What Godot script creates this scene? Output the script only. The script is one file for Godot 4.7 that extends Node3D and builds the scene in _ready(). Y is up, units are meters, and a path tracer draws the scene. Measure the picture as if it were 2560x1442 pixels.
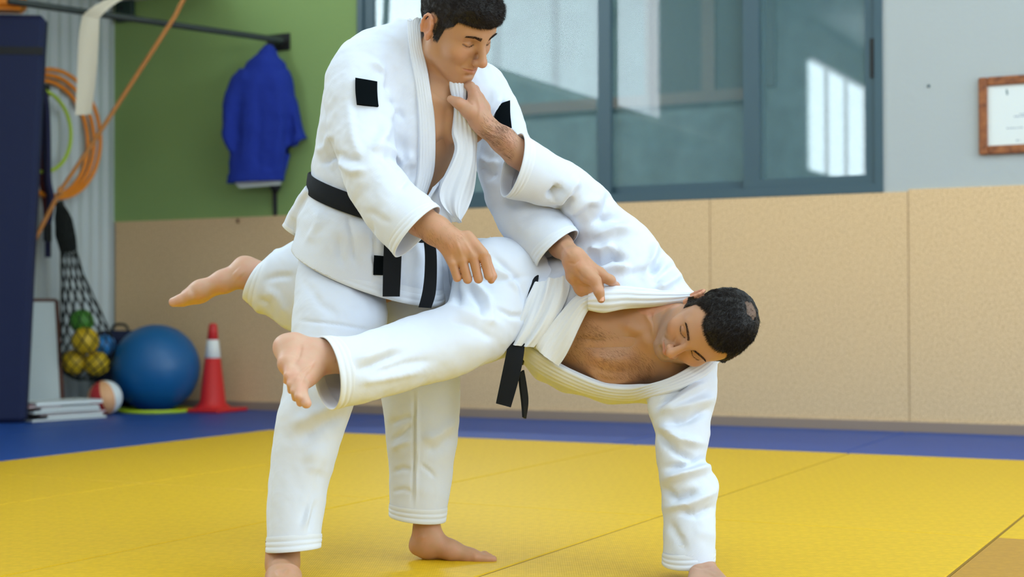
extends Node3D

# ---------------------------------------------------------------- camera frame
const FOCAL := 3750.0
const CX := 1280.0
const CY := 721.0
const CAM := Vector3(0, 0.68, 0)
const YAW := 0.47071
const PITCH := 0.016532
const ROLL := -0.0023
const WALL_Z := -8.68
const WALL_X := -7.75
var cam_basis: Basis
var names := {}
var M := {}
const CELL := 1.0      # multiplies every surface-net cell

func at(px: float, py: float, depth: float) -> Vector3:
	return CAM + cam_basis * Vector3((px - CX) / FOCAL * depth, -(py - CY) / FOCAL * depth, -depth)

func at_z(px: float, py: float, z: float) -> Vector3:
	var r := cam_basis * Vector3((px - CX) / FOCAL, -(py - CY) / FOCAL, -1)
	return CAM + r * ((z - CAM.z) / r.z)

func at_x(px: float, py: float, x: float) -> Vector3:
	var r := cam_basis * Vector3((px - CX) / FOCAL, -(py - CY) / FOCAL, -1)
	return CAM + r * ((x - CAM.x) / r.x)

func to_px(p: Vector3) -> Vector2:
	var q := cam_basis.transposed() * (p - CAM)
	return Vector2(CX - q.x / q.z * FOCAL, CY + q.y / q.z * FOCAL)

# ---------------------------------------------------------------- naming
func numbered(called: String, parent: Node) -> String:
	var key := str(parent.get_instance_id()) + called
	if not names.has(key):
		names[key] = 0
		return called
	names[key] += 1
	return "%s_%03d" % [called, names[key]]

func tag(o: Node, label: String, category: String, group := "") -> Node:
	o.set_meta("label", label)
	o.set_meta("category", category)
	if group != "":
		o.set_meta("group", group)
	return o

func thing(called: String, label: String, category: String, where := Vector3.ZERO, group := "") -> Node3D:
	var o := Node3D.new()
	o.name = numbered(called, self)
	add_child(o, true)
	o.position = where
	tag(o, label, category, group)
	return o

# puts a mesh given in world coordinates under its parent
func put(called: String, mesh: Mesh, mat: Material, parent: Node3D = self) -> MeshInstance3D:
	var o := MeshInstance3D.new()
	o.name = numbered(called, parent)
	o.mesh = mesh
	o.material_override = mat
	parent.add_child(o, true)
	var up: Node = parent
	var off := Vector3.ZERO
	while up != self and up is Node3D:
		off += (up as Node3D).position
		up = up.get_parent()
	o.position = -off
	return o

func struct(called: String, mesh: Mesh, mat: Material, parent: Node3D = self) -> MeshInstance3D:
	var o := put(called, mesh, mat, parent)
	o.set_meta("kind", "structure")
	return o

# ---------------------------------------------------------------- plain shapes (world coordinates)
func quad(st: SurfaceTool, a: Vector3, b: Vector3, c: Vector3, d: Vector3) -> void:
	for p in [a, b, c, a, c, d]:
		st.add_vertex(p)

func box_into(st: SurfaceTool, lo: Vector3, hi: Vector3, bevel := 0.0, xf := Transform3D()) -> void:
	var c := (lo + hi) * 0.5
	var h := (hi - lo) * 0.5
	var e: float = min(bevel, min(h.x, min(h.y, h.z)) * 0.9)
	var hs := [h.x, h.y, h.z]
	st.set_smooth_group(-1)
	var axes := [Vector3.RIGHT, Vector3.UP, Vector3.BACK]
	for ax in 3:
		var u: Vector3 = axes[(ax + 1) % 3]
		var v: Vector3 = axes[(ax + 2) % 3]
		var hu: float = hs[(ax + 1) % 3] - e
		var hv: float = hs[(ax + 2) % 3] - e
		for s in [-1.0, 1.0]:
			var n: Vector3 = axes[ax] * s
			var o: Vector3 = c + n * hs[ax]
			var p := [o - u * hu - v * hv, o + u * hu - v * hv, o + u * hu + v * hv, o - u * hu + v * hv]
			if s > 0:
				p.reverse()
			quad(st, xf * p[0], xf * p[1], xf * p[2], xf * p[3])
	if e > 0:
		for ax in 3:
			var u: Vector3 = axes[(ax + 1) % 3]
			var v: Vector3 = axes[(ax + 2) % 3]
			var w: Vector3 = axes[ax]
			var hu: float = hs[(ax + 1) % 3]
			var hv: float = hs[(ax + 2) % 3]
			var hw: float = hs[ax] - e
			for su in [-1.0, 1.0]:
				for sv in [-1.0, 1.0]:
					var p0: Vector3 = c + u * su * hu + v * sv * (hv - e)
					var p1: Vector3 = c + u * su * (hu - e) + v * sv * hv
					var q := [p0 - w * hw, p0 + w * hw, p1 + w * hw, p1 - w * hw]
					if su * sv < 0:
						q.reverse()
					quad(st, xf * q[0], xf * q[1], xf * q[2], xf * q[3])
		for sx in [-1.0, 1.0]:
			for sy in [-1.0, 1.0]:
				for sz in [-1.0, 1.0]:
					var s := Vector3(sx, sy, sz)
					var t := [c + s * Vector3(h.x, h.y - e, h.z - e), c + s * Vector3(h.x - e, h.y, h.z - e), c + s * Vector3(h.x - e, h.y - e, h.z)]
					if sx * sy * sz > 0:
						t.reverse()
					for p in t:
						st.add_vertex(xf * p)

func new_st() -> SurfaceTool:
	var st := SurfaceTool.new()
	st.begin(Mesh.PRIMITIVE_TRIANGLES)
	return st

func done(st: SurfaceTool) -> ArrayMesh:
	st.generate_normals()
	return st.commit()

func box(lo: Vector3, hi: Vector3, bevel := 0.0, xf := Transform3D()) -> ArrayMesh:
	var st := new_st()
	box_into(st, lo, hi, bevel, xf)
	return done(st)

func boxes(list: Array, bevel := 0.0) -> ArrayMesh:
	var st := new_st()
	for b in list:
		box_into(st, b[0], b[1], bevel)
	return done(st)

# rings of points joined into a skin; winding outward when rings run counter-clockwise seen from the end
func skin_rings(st: SurfaceTool, rings: Array, closed := true, caps := true) -> void:
	st.set_smooth_group(1)
	for i in rings.size() - 1:
		var r0: PackedVector3Array = rings[i]
		var r1: PackedVector3Array = rings[i + 1]
		var n := r0.size()
		for j in (n if closed else n - 1):
			var k := (j + 1) % n
			quad(st, r0[j], r1[j], r1[k], r0[k])
	if caps:
		st.set_smooth_group(-1)
		for e in 2:
			var r: PackedVector3Array = rings[0] if e == 0 else rings[rings.size() - 1]
			var c := Vector3.ZERO
			for p in r:
				c += p
			c /= r.size()
			for j in r.size():
				var k := (j + 1) % r.size()
				st.add_vertex(c)
				st.add_vertex(r[j] if e == 0 else r[k])
				st.add_vertex(r[k] if e == 0 else r[j])

# a tube along points; radius may be a number or an array
func tube_into(st: SurfaceTool, pts: Array, radius, sides := 10, loop := false) -> void:
	var rings := []
	var n := pts.size()
	var side := Vector3.ZERO
	for i in n:
		var a: Vector3 = pts[(i - 1 + n) % n] if (loop or i > 0) else pts[0]
		var b: Vector3 = pts[(i + 1) % n] if (loop or i < n - 1) else pts[n - 1]
		var t := (b - a).normalized()
		if side == Vector3.ZERO:
			side = t.cross(Vector3.UP if abs(t.y) < 0.9 else Vector3.RIGHT).normalized()
		side = (side - t * side.dot(t)).normalized()
		var up := t.cross(side)
		var r: float = radius[i] if radius is Array else radius
		var ring := PackedVector3Array()
		for j in sides:
			var th := TAU * j / sides
			ring.append(pts[i] + (side * cos(th) + up * sin(th)) * r)
		rings.append(ring)
	if loop:
		rings.append(rings[0])
	skin_rings(st, rings, true, not loop)

func tube(pts: Array, radius, sides := 10, loop := false) -> ArrayMesh:
	var st := new_st()
	tube_into(st, pts, radius, sides, loop)
	return done(st)

func smooth_line(pts: Array, per := 6) -> Array:
	var out := []
	for i in pts.size() - 1:
		var p0 = pts[max(i - 1, 0)]
		var p1 = pts[i]
		var p2 = pts[i + 1]
		var p3 = pts[min(i + 2, pts.size() - 1)]
		for k in per:
			out.append(p1.cubic_interpolate(p2, p0, p3, float(k) / per))
	out.append(pts[pts.size() - 1])
	return out

# profile = [[radius, height], ...] turned round the y axis at centre
func lathe_into(st: SurfaceTool, centre: Vector3, profile: Array, sides := 32, xf := Basis()) -> void:
	var rings := []
	for p in profile:
		var ring := PackedVector3Array()
		for j in sides:
			var th := -TAU * j / sides
			ring.append(centre + xf * Vector3(cos(th) * p[0], p[1], sin(th) * p[0]))
		rings.append(ring)
	skin_rings(st, rings, true, true)

func lathe(centre: Vector3, profile: Array, sides := 32, xf := Basis()) -> ArrayMesh:
	var st := new_st()
	lathe_into(st, centre, profile, sides, xf)
	return done(st)

func ball(centre: Vector3, r: float, n := 32) -> ArrayMesh:
	var prof := []
	for i in n / 2 + 1:
		var a := -PI / 2 + PI * i / (n / 2)
		prof.append([max(cos(a) * r, 0.0002), sin(a) * r])
	return lathe(centre, prof, n)

func arrays_mesh(v: PackedVector3Array, idx: PackedInt32Array, nrm: PackedVector3Array, col := PackedColorArray()) -> ArrayMesh:
	var a := []
	a.resize(Mesh.ARRAY_MAX)
	a[Mesh.ARRAY_VERTEX] = v
	a[Mesh.ARRAY_NORMAL] = nrm
	a[Mesh.ARRAY_INDEX] = idx
	if col.size() == v.size() and v.size() > 0:
		a[Mesh.ARRAY_COLOR] = col
	var m := ArrayMesh.new()
	m.add_surface_from_arrays(Mesh.PRIMITIVE_TRIANGLES, a)
	return m

# ---------------------------------------------------------------- materials
func mat(color: Color, rough := 0.8, spec := 0.5) -> StandardMaterial3D:
	var m := StandardMaterial3D.new()
	m.albedo_color = color
	m.roughness = rough
	m.metallic_specular = spec
	return m

func noise_tex(seed_: int, freq: float, size: int, ramp: Array, octaves := 3, kind := FastNoiseLite.TYPE_SIMPLEX_SMOOTH) -> ImageTexture:
	var n := FastNoiseLite.new()
	n.seed = seed_
	n.frequency = freq
	n.noise_type = kind
	n.fractal_octaves = octaves
	var im := n.get_seamless_image(size, size)
	im.convert(Image.FORMAT_RGB8)
	var g := Gradient.new()
	var offs := PackedFloat32Array()
	var cols := PackedColorArray()
	for r in ramp:
		offs.append(r[0])
		cols.append(r[1])
	g.offsets = offs
	g.colors = cols
	for y in size:
		for x in size:
			im.set_pixel(x, y, g.sample(im.get_pixel(x, y).r))
	return ImageTexture.create_from_image(im)

func noise_normal(seed_: int, freq: float, size: int, strength: float, octaves := 3) -> ImageTexture:
	var n := FastNoiseLite.new()
	n.seed = seed_
	n.frequency = freq
	n.fractal_octaves = octaves
	var im := n.get_seamless_image(size, size)
	im.convert(Image.FORMAT_RGBA8)
	im.bump_map_to_normal_map(strength)
	return ImageTexture.create_from_image(im)

# a woven relief from a height function on the unit square
func weave(size: int, height: Callable, strength: float) -> ImageTexture:
	var im := Image.create(size, size, false, Image.FORMAT_RGBA8)
	for y in size:
		for x in size:
			var h: float = height.call(float(x) / size, float(y) / size)
			im.set_pixel(x, y, Color(h, h, h))
	im.bump_map_to_normal_map(strength)
	return ImageTexture.create_from_image(im)

func tri(m: StandardMaterial3D, per_metre: float, world := true) -> StandardMaterial3D:
	m.uv1_triplanar = true
	m.uv1_world_triplanar = world
	m.uv1_scale = Vector3.ONE * per_metre
	return m

func with_normal(m: StandardMaterial3D, t: Texture2D, scale_ := 1.0) -> StandardMaterial3D:
	m.normal_enabled = true
	m.normal_texture = t
	m.normal_scale = scale_
	return m

func c8(r: int, g: int, b: int) -> Color:
	return Color8(r, g, b)

# ================================================================ scene
func _ready() -> void:
	set_view()
	set_light()
	make_materials()
	make_room()
	make_annex()
	make_corner()
	make_wall_things()
	make_people()

const PANEL := Vector3(-0.3, 2.9, 1.6)

func set_view() -> void:
	cam_basis = Basis(Vector3.UP, YAW) * Basis(Vector3.RIGHT, PITCH) * Basis(Vector3.BACK, ROLL)
	var cam := Camera3D.new()
	cam.name = "camera"
	var at_ := CameraAttributesPhysical.new()
	at_.frustum_focal_length = 62.4
	at_.exposure_aperture = 3.2
	at_.frustum_focus_distance = 3.98
	at_.frustum_near = 0.05
	at_.frustum_far = 100.0
	cam.attributes = at_
	add_child(cam)
	cam.transform = Transform3D(cam_basis, CAM)
	cam.fov = rad_to_deg(2.0 * atan(CY / FOCAL))
	cam.current = true

func window_light(called: String, centre: Vector3, towards: Vector3, size: Vector2, color: Color, energy: float) -> void:
	var l := AreaLight3D.new()
	l.name = called
	l.area_size = size
	l.light_color = color
	l.light_energy = energy
	l.area_range = 40.0
	l.area_attenuation = 2.0
	l.shadow_enabled = true
	add_child(l, true)
	l.look_at_from_position(centre, centre + towards, Vector3.UP)

func set_light() -> void:
	var env := Environment.new()
	env.tonemap_mode = Environment.TONE_MAPPER_LINEAR
	env.tonemap_exposure = 1.0
	env.background_mode = Environment.BG_SKY
	var sky := Sky.new()
	var sm := ProceduralSkyMaterial.new()
	sm.sky_top_color = Color(0.55, 0.7, 0.9)
	sm.sky_horizon_color = Color(0.85, 0.9, 0.95)
	sm.ground_bottom_color = Color(0.3, 0.3, 0.28)
	sm.ground_horizon_color = Color(0.7, 0.72, 0.7)
	sm.energy_multiplier = 1.0
	sky.sky_material = sm
	env.sky = sky
	env.sdfgi_enabled = true
	env.ssao_enabled = true
	env.ssil_enabled = true
	var we := WorldEnvironment.new()
	we.environment = env
	add_child(we)
	var day := Color(0.93, 0.965, 1.0)
	window_light("left_window_light", Vector3(WALL_X + 0.06, 4.4, -1.6), Vector3.RIGHT, Vector2(7.6, 2.1), day, 24.5)
	window_light("far_left_window_light", Vector3(WALL_X + 0.06, 4.4, 12.3), Vector3.RIGHT, Vector2(4.6, 2.1), day, 14.0)
	window_light("right_window_light", Vector3(5.14, 3.0, -4.0), Vector3.LEFT, Vector2(8.0, 4.2), day, 21.5)
	window_light("fill_light", PANEL + Vector3(-0.06, -0.05, -0.18), Vector3(-1.6, -1.9, -5.6), Vector2(2.2, 1.1), Color(1.0, 0.99, 0.97), 4.3)
	window_light("added_skylight", Vector3(0.9, 6.14, -2.5), Vector3(0, -1, 0.001), Vector2(6.0, 7.0), day, 7.5)  # roof light added out of view as soft fill

func make_materials() -> void:
	var fine := noise_normal(3, 0.05, 256, 3.0)
	M.green = with_normal(tri(mat(c8(138, 166, 100), 0.75), 1.5), fine, 0.15)
	M.grey = with_normal(tri(mat(c8(178, 184, 186), 0.8), 1.5), fine, 0.15)
	M.white_wall = mat(c8(205, 205, 200), 0.85)
	var board := mat(Color.WHITE, 0.7)
	board.albedo_texture = noise_tex(11, 0.09, 512, [[0.0, c8(180, 142, 100)], [0.45, c8(222, 187, 142)], [0.6, c8(229, 195, 150)], [1.0, c8(240, 212, 172)]], 4)
	M.board = with_normal(tri(board, 1.6), noise_normal(12, 0.12, 256, 2.0), 0.2)
	M.plinth = tri(mat(c8(150, 128, 112), 0.7), 1.0)
	var tatami := weave(256, func(u: float, v: float) -> float:
		var row := floori(v * 16.0)
		return 0.5 + 0.3 * sin(u * TAU * 16.0 + (PI if row % 2 == 1 else 0.0)) * absf(sin(v * PI * 16.0)), 4.0)
	for spec in [["yellow", c8(228, 182, 22)], ["ochre", c8(190, 140, 48)], ["blue", c8(32, 76, 156)]]:
		var m := mat(spec[1], 0.48, 0.38)
		var n := noise_tex(21, 0.012, 256, [[0.0, Color(0.93, 0.93, 0.93)], [1.0, Color(1, 1, 1)]], 4)
		m.albedo_texture = n
		with_normal(tri(m, 9.0), tatami, 0.35)
		M[spec[0]] = m
	M.joint_shade = mat(c8(140, 104, 14), 0.8)
	M.frame = mat(c8(62, 88, 100), 0.42)
	M.frame_dark = mat(c8(24, 30, 34), 0.5)
	var glass := mat(Color(0.55, 0.72, 0.76, 0.16), 0.02)
	glass.transparency = BaseMaterial3D.TRANSPARENCY_ALPHA
	M.glass = glass
	M.annex = tri(mat(c8(92, 116, 118), 0.85), 1.0)
	M.annex.albedo_texture = noise_tex(31, 0.01, 256, [[0.0, Color(0.75, 0.75, 0.75)], [1.0, Color(1, 1, 1)]], 3)
	M.annex_brown = mat(c8(92, 74, 62), 0.7)
	M.board_green = mat(c8(30, 52, 48), 0.6)
	M.ink_dark = mat(c8(40, 90, 100), 0.7)
	M.annex_dark = mat(c8(44, 52, 52), 0.85)
	M.lit = mat(c8(235, 245, 250), 0.6)
	M.lit.emission_enabled = true
	M.lit.emission = Color(0.86, 0.97, 1.0)
	M.lit.emission_energy_multiplier = 1.6
	M.lit_soft = M.lit.duplicate()
	M.lit_soft.emission_energy_multiplier = 0.5
	M.day = M.lit.duplicate()
	M.day.emission_energy_multiplier = 9.0
	M.day_soft = M.lit.duplicate()
	M.day_soft.emission_energy_multiplier = 1.8
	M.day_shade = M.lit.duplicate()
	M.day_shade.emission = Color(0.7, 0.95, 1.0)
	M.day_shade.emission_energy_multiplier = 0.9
	M.curtain = mat(c8(190, 205, 205), 0.9)
	M.tree = mat(c8(86, 104, 92), 0.9)
	M.wood = mat(Color.WHITE, 0.45)
	M.wood.albedo_texture = noise_tex(41, 0.02, 256, [[0.0, c8(104, 54, 26)], [0.5, c8(146, 84, 42)], [1.0, c8(172, 106, 58)]], 4)
	tri(M.wood, 3.0)
	M.paper = mat(c8(226, 232, 232), 0.6)
	M.ink = mat(c8(110, 125, 150), 0.8)
	M.black = mat(c8(22, 24, 26), 0.7)
	M.bar = mat(c8(40, 50, 48), 0.5)
	M.navy = with_normal(tri(mat(c8(12, 26, 66), 0.75), 3.0), fine, 0.3)
	M.orange = mat(c8(238, 140, 34), 0.5)
	M.lime = mat(c8(178, 206, 40), 0.45)
	M.ball_blue = mat(c8(14, 92, 148), 0.42)
	M.cone = mat(c8(206, 36, 36), 0.45)
	M.cone_white = mat(c8(232, 232, 228), 0.5)
	M.cord = mat(c8(186, 122, 62), 0.8)
	M.strap = mat(c8(214, 206, 186), 0.9)
	M.gi_blue = with_normal(tri(mat(c8(14, 44, 146), 0.9), 30.0), noise_normal(51, 0.2, 128, 4.0), 0.5)
	var metal := mat(c8(188, 196, 196), 0.55)
	M.sheet = metal
	M.rope_red = mat(c8(92, 34, 36), 0.85)
	M.rope_navy = mat(c8(34, 36, 70), 0.85)
	M.net = mat(c8(16, 22, 18), 0.9)
	M.ball_yellow = mat(c8(214, 176, 30), 0.5)
	M.ball_green = mat(c8(70, 134, 40), 0.5)
	M.red = mat(c8(176, 40, 44), 0.6)
	M.peach = mat(c8(226, 168, 120), 0.5)
	M.ball_sky = mat(c8(46, 126, 196), 0.4)
	M.whiteboard = mat(c8(206, 214, 212), 0.35)
	M.brown = mat(c8(92, 52, 36), 0.6)
	M.ceiling = mat(c8(214, 214, 208), 0.9)

# ---------------------------------------------------------------- the room
func make_room() -> void:
	var wx0 := -5.60
	var wx1 := -2.01
	var wy0 := 1.372
	var wy1 := 3.2
	var top := 6.2
	var z1 := 16.0
	var zb := WALL_Z - 0.16
	# back wall: green paint left of the window, grey to its right, particle board below
	var wall := Node3D.new()
	wall.name = "wall_back"
	wall.set_meta("kind", "structure")
	add_child(wall)
	put("green_paint", boxes([[Vector3(WALL_X - 0.2, wy0, zb), Vector3(wx0, top, WALL_Z)]]), M.green, wall)
	put("grey_paint", boxes([[Vector3(wx1, wy0, zb), Vector3(5.4, top, WALL_Z)], [Vector3(wx0, wy1, zb), Vector3(wx1, top, WALL_Z)]]), M.grey, wall)
	put("masonry", boxes([[Vector3(WALL_X - 0.2, -0.1, zb), Vector3(5.4, wy0, WALL_Z - 0.02)]]), M.white_wall, wall)
	var joints := [WALL_X, -5.42, -3.06, -1.868, 0.6, 3.0, 5.2]
	for i in joints.size() - 1:
		var hi_y := wy0 + (0.0 if i != 3 else 0.012)
		var st := new_st()
		box_into(st, Vector3(joints[i] + 0.002, 0.055, WALL_Z - 0.02), Vector3(joints[i + 1] - 0.002, hi_y - (0.0 if i != 2 else 0.0), WALL_Z + 0.012), 0.002)
		put("wainscot_board", done(st), M.board, wall)
	put("nail", box(Vector3(-6.615, 1.33, WALL_Z + 0.008), Vector3(-6.60, 1.36, WALL_Z + 0.02)), M.brown, wall)
	var spot := at_z(2322, 215, WALL_Z)
	put("screw", lathe(spot, [[0.008, -0.006], [0.008, 0.006], [0.004, 0.009]], 10, Basis(Vector3.RIGHT, PI / 2)), M.frame, wall)
	struct("baseboard_back", box(Vector3(WALL_X, -0.02, WALL_Z), Vector3(5.2, 0.058, WALL_Z + 0.03), 0.004), M.plinth)
	# left wall: a ribbed white sheet at the corner, tall windows high up that let the daylight in
	var lw := Node3D.new()
	lw.name = "wall_left"
	lw.set_meta("kind", "structure")
	add_child(lw)
	var x0 := WALL_X - 0.2
	put("plaster", boxes([[Vector3(x0, -0.1, zb), Vector3(WALL_X - 0.03, 3.12, z1 + 0.2)], [Vector3(x0, 5.5, zb), Vector3(WALL_X, top, z1 + 0.2)], [Vector3(x0, 3.12, zb), Vector3(WALL_X, 5.5, -5.4)], [Vector3(x0, 3.12, 2.2), Vector3(WALL_X, 5.5, 10.0)], [Vector3(x0, 3.12, 10.0), Vector3(WALL_X, 3.3, 14.6)], [Vector3(x0, 3.12, 14.6), Vector3(WALL_X, 5.5, z1 + 0.2)], [Vector3(WALL_X - 0.03, -0.1, -6.9), Vector3(WALL_X, 3.12, z1)]]), M.white_wall, lw)
	var z := WALL_Z + 0.0
	var sheet := new_st()
	var rings := []
	for yy in [0.0, 3.01]:
		var line := PackedVector3Array()
		z = WALL_Z
		while z < -6.95:
			for s in [[0.0, 0.0], [0.055, 0.0], [0.065, 0.022], [0.095, 0.022]]:
				line.append(Vector3(WALL_X - 0.02 + s[1], yy, z + s[0]))
			z += 0.105
		rings.append(line)
	skin_rings(sheet, rings, false, false)
	put("ribbed_sheet", done(sheet), M.sheet, lw)
	var win := Node3D.new()
	win.name = "window_2"
	win.set_meta("kind", "structure")
	add_child(win)
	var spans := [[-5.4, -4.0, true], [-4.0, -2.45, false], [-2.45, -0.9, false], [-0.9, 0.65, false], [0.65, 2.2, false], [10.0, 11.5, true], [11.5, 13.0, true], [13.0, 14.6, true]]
	for sp in spans:
		var za: float = sp[0]
		var zc: float = sp[1]
		var sy := 3.12 if za < 5.0 else 3.3
		put("window_frame", boxes([[Vector3(WALL_X - 0.12, sy, za), Vector3(WALL_X - 0.02, sy + 0.06, zc)], [Vector3(WALL_X - 0.12, 5.44, za), Vector3(WALL_X - 0.02, 5.5, zc)], [Vector3(WALL_X - 0.12, sy + 0.06, za), Vector3(WALL_X - 0.02, 5.44, za + 0.07)], [Vector3(WALL_X - 0.12, sy + 0.06, zc - 0.07), Vector3(WALL_X - 0.02, 5.44, zc)]]), M.frame, win)
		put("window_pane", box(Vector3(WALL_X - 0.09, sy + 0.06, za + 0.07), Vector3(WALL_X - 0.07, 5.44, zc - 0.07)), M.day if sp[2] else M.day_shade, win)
	# far end, right wall, and a roof with a long unseen light added as fill
	struct("wall_rear", box(Vector3(x0, -0.1, z1), Vector3(5.4, top, z1 + 0.2)), M.white_wall)
	struct("wall_right", boxes([[Vector3(5.2, -0.1, zb), Vector3(5.4, 0.9, z1 + 0.2)], [Vector3(5.2, 5.2, zb), Vector3(5.4, top, z1 + 0.2)], [Vector3(5.2, 0.9, zb), Vector3(5.4, 5.2, -8.0)], [Vector3(5.2, 0.9, 0.0), Vector3(5.4, 5.2, z1 + 0.2)]]), M.white_wall)
	var win4 := Node3D.new()
	win4.name = "window_4"
	win4.set_meta("kind", "structure")
	add_child(win4)
	for k in 4:
		var za := -8.0 + k * 2.0
		put("window_frame", boxes([[Vector3(5.22, 0.9, za + 0.06), Vector3(5.32, 0.97, za + 1.94)], [Vector3(5.22, 5.13, za + 0.06), Vector3(5.32, 5.2, za + 1.94)], [Vector3(5.22, 0.9, za), Vector3(5.32, 5.2, za + 0.06)], [Vector3(5.22, 0.9, za + 1.94), Vector3(5.32, 5.2, za + 2.0)]]), M.frame, win4)
		put("window_pane", box(Vector3(5.27, 0.97, za + 0.06), Vector3(5.29, 5.13, za + 1.94)), M.day_soft, win4)
	struct("ceiling", boxes([[Vector3(x0, top, zb), Vector3(-2.2, top + 0.15, z1 + 0.2)], [Vector3(4.0, top, zb), Vector3(5.4, top + 0.15, z1 + 0.2)], [Vector3(-2.2, top, zb), Vector3(4.0, top + 0.15, -6.1)], [Vector3(-2.2, top, 1.1), Vector3(4.0, top + 0.15, z1 + 0.2)]]), M.ceiling)
	var win3 := Node3D.new()
	win3.name = "added_window_3"
	win3.set_meta("kind", "structure")
	add_child(win3)
	for k in 4:
		var za := -6.1 + k * 1.8
		put("window_frame", boxes([[Vector3(-2.14, top + 0.02, za), Vector3(3.94, top + 0.12, za + 0.06)], [Vector3(-2.14, top + 0.02, za + 1.74), Vector3(3.94, top + 0.12, za + 1.8)], [Vector3(-2.2, top + 0.02, za), Vector3(-2.14, top + 0.12, za + 1.8)], [Vector3(3.94, top + 0.02, za), Vector3(4.0, top + 0.12, za + 1.8)]]), M.frame, win3)
		put("window_pane", box(Vector3(-2.14, top + 0.07, za + 0.06), Vector3(3.94, top + 0.09, za + 1.74)), M.day_soft, win3)
	struct("shade_slab_8", box(Vector3(WALL_X, 3.02, WALL_Z), Vector3(-6.8, 3.1, 2.4)), M.ceiling)  # unseen slab added to keep window light off the left corner
	var pl := thing("fill_lamp", "wide white fill lamp added unseen behind the viewer, tilted towards the mats", "lamp", PANEL)  # lamp added out of view to fill the figures from the front
	var pb := Basis.looking_at(Vector3(-1.6, -1.9, -5.6), Vector3.UP)
	var px := Transform3D(pb, PANEL)
	var st0 := new_st()
	box_into(st0, Vector3(-1.15, -0.6, -0.02), Vector3(1.15, 0.6, 0.05), 0.01, px)
	put("housing", done(st0), M.white_wall, pl)
	var st1 := new_st()
	box_into(st1, Vector3(-1.1, -0.55, -0.03), Vector3(1.1, 0.55, -0.021), 0.0, px)
	put("diffuser", done(st1), M.lit, pl)
	put("cable", tube([PANEL + Vector3(-0.9, 0.1, 0), PANEL + Vector3(-0.9, 3.28, 0)], 0.008, 6), M.black, pl)
	put("cable", tube([PANEL + Vector3(0.9, 0.1, 0), PANEL + Vector3(0.9, 3.28, 0)], 0.008, 6), M.black, pl)
	# floor slab, then the mats as pieces
	var slab := struct("floor", box(Vector3(x0, -0.2, zb), Vector3(5.4, -0.04, z1 + 0.2)), M.brown)
	var xs := [-5.275, -4.075, -2.955, -1.845, -0.76, 0.36, 1.48]
	var zs := [-7.215, -4.715, -2.215, 0.285, 2.785]
	var g := 0.004
	for i in xs.size() - 1:
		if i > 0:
			put("joint_shade_strip", box(Vector3(xs[i] - g, -0.04, zs[0]), Vector3(xs[i] + g, -0.0025, zs[4])), M.joint_shade, slab)  # dark strip for the joint: dirt and bevel shade put into colour
		for j in zs.size() - 1:
			var tan_one: bool = xs[i] > -0.8 and zs[j] > -4.8 and zs[j] < -4.0
			put("mat_tile", box(Vector3(xs[i] + g, -0.04, zs[j] + g * 0.25), Vector3(xs[i + 1] - g, 0.0, zs[j + 1] - g * 0.25), 0.004), M.ochre if tan_one else M.yellow, slab)
	# blue surround
	var bx := [WALL_X, -6.5, -5.275]
	var bz := [-7.215, -4.715, -2.215, 0.285, 2.785]
	for i in 2:
		for j in 4:
			put("mat_tile", box(Vector3(bx[i] + g, -0.04, bz[j] + g), Vector3(bx[i + 1] - g, 0.0, bz[j + 1] - g), 0.004), M.blue, slab)
	var bx2 := [WALL_X, -5.275, -3.09, -1.885, 0.36, 1.48, 5.2]
	for i in bx2.size() - 1:
		put("mat_tile", box(Vector3(bx2[i] + g, -0.04, WALL_Z + 0.03), Vector3(bx2[i + 1] - g, 0.0, -7.215 - g), 0.005), M.blue, slab)
	for j in 4:
		put("mat_tile", box(Vector3(1.48 + g, -0.04, bz[j] + g), Vector3(5.2, 0.0, bz[j + 1] - g), 0.005), M.blue, slab)
	put("mat_tile", box(Vector3(WALL_X, -0.04, 2.785 + g), Vector3(5.2, 0.0, z1), 0.005), M.blue, slab)
	# the sliding window in the back wall
	var w := Node3D.new()
	w.name = "window_1"
	w.set_meta("kind", "structure")
	add_child(w)
	var f0 := WALL_Z - 0.10
	var f1 := WALL_Z + 0.015
	put("window_frame", boxes([[Vector3(wx0 + 0.045, wy0, f0), Vector3(wx1 - 0.045, wy0 + 0.055, f1)], [Vector3(wx0 + 0.045, wy1 - 0.06, f0), Vector3(wx1 - 0.045, wy1, f1)], [Vector3(wx0, wy0, f0), Vector3(wx0 + 0.045, wy1, f1)], [Vector3(wx1 - 0.045, wy0, f0), Vector3(wx1, wy1, f1)]]), M.frame, w)
	# three sashes: left and right slide in front, the middle one behind
	for s in [[wx0 + 0.047, -3.72, 0.0, 0.075, 0.085], [-3.84, -2.735, -0.045, 0.1, 0.12], [-2.85, wx1 - 0.047, 0.0, 0.1, 0.055]]:
		var a: float = s[0]
		var b: float = s[1]
		var zf: float = WALL_Z - 0.004 + s[2]
		var lw_: float = s[3]
		var sw: float = s[4]
		var bot := wy0 + 0.057
		var tp := wy1 - 0.062
		put("sash", boxes([[Vector3(a + lw_, bot, zf - 0.035), Vector3(b - sw, bot + 0.05, zf)], [Vector3(a + lw_, tp - 0.06, zf - 0.035), Vector3(b - sw, tp, zf)], [Vector3(a, bot, zf - 0.035), Vector3(a + lw_, tp, zf)], [Vector3(b - sw, bot, zf - 0.035), Vector3(b, tp, zf)]]), M.frame, w)
		put("pane", box(Vector3(a + lw_ - 0.01, bot + 0.04, zf - 0.022), Vector3(b - sw + 0.01, tp - 0.05, zf - 0.014)), M.glass, w)
	var hp := at_z(2182, 145, WALL_Z)
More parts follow.
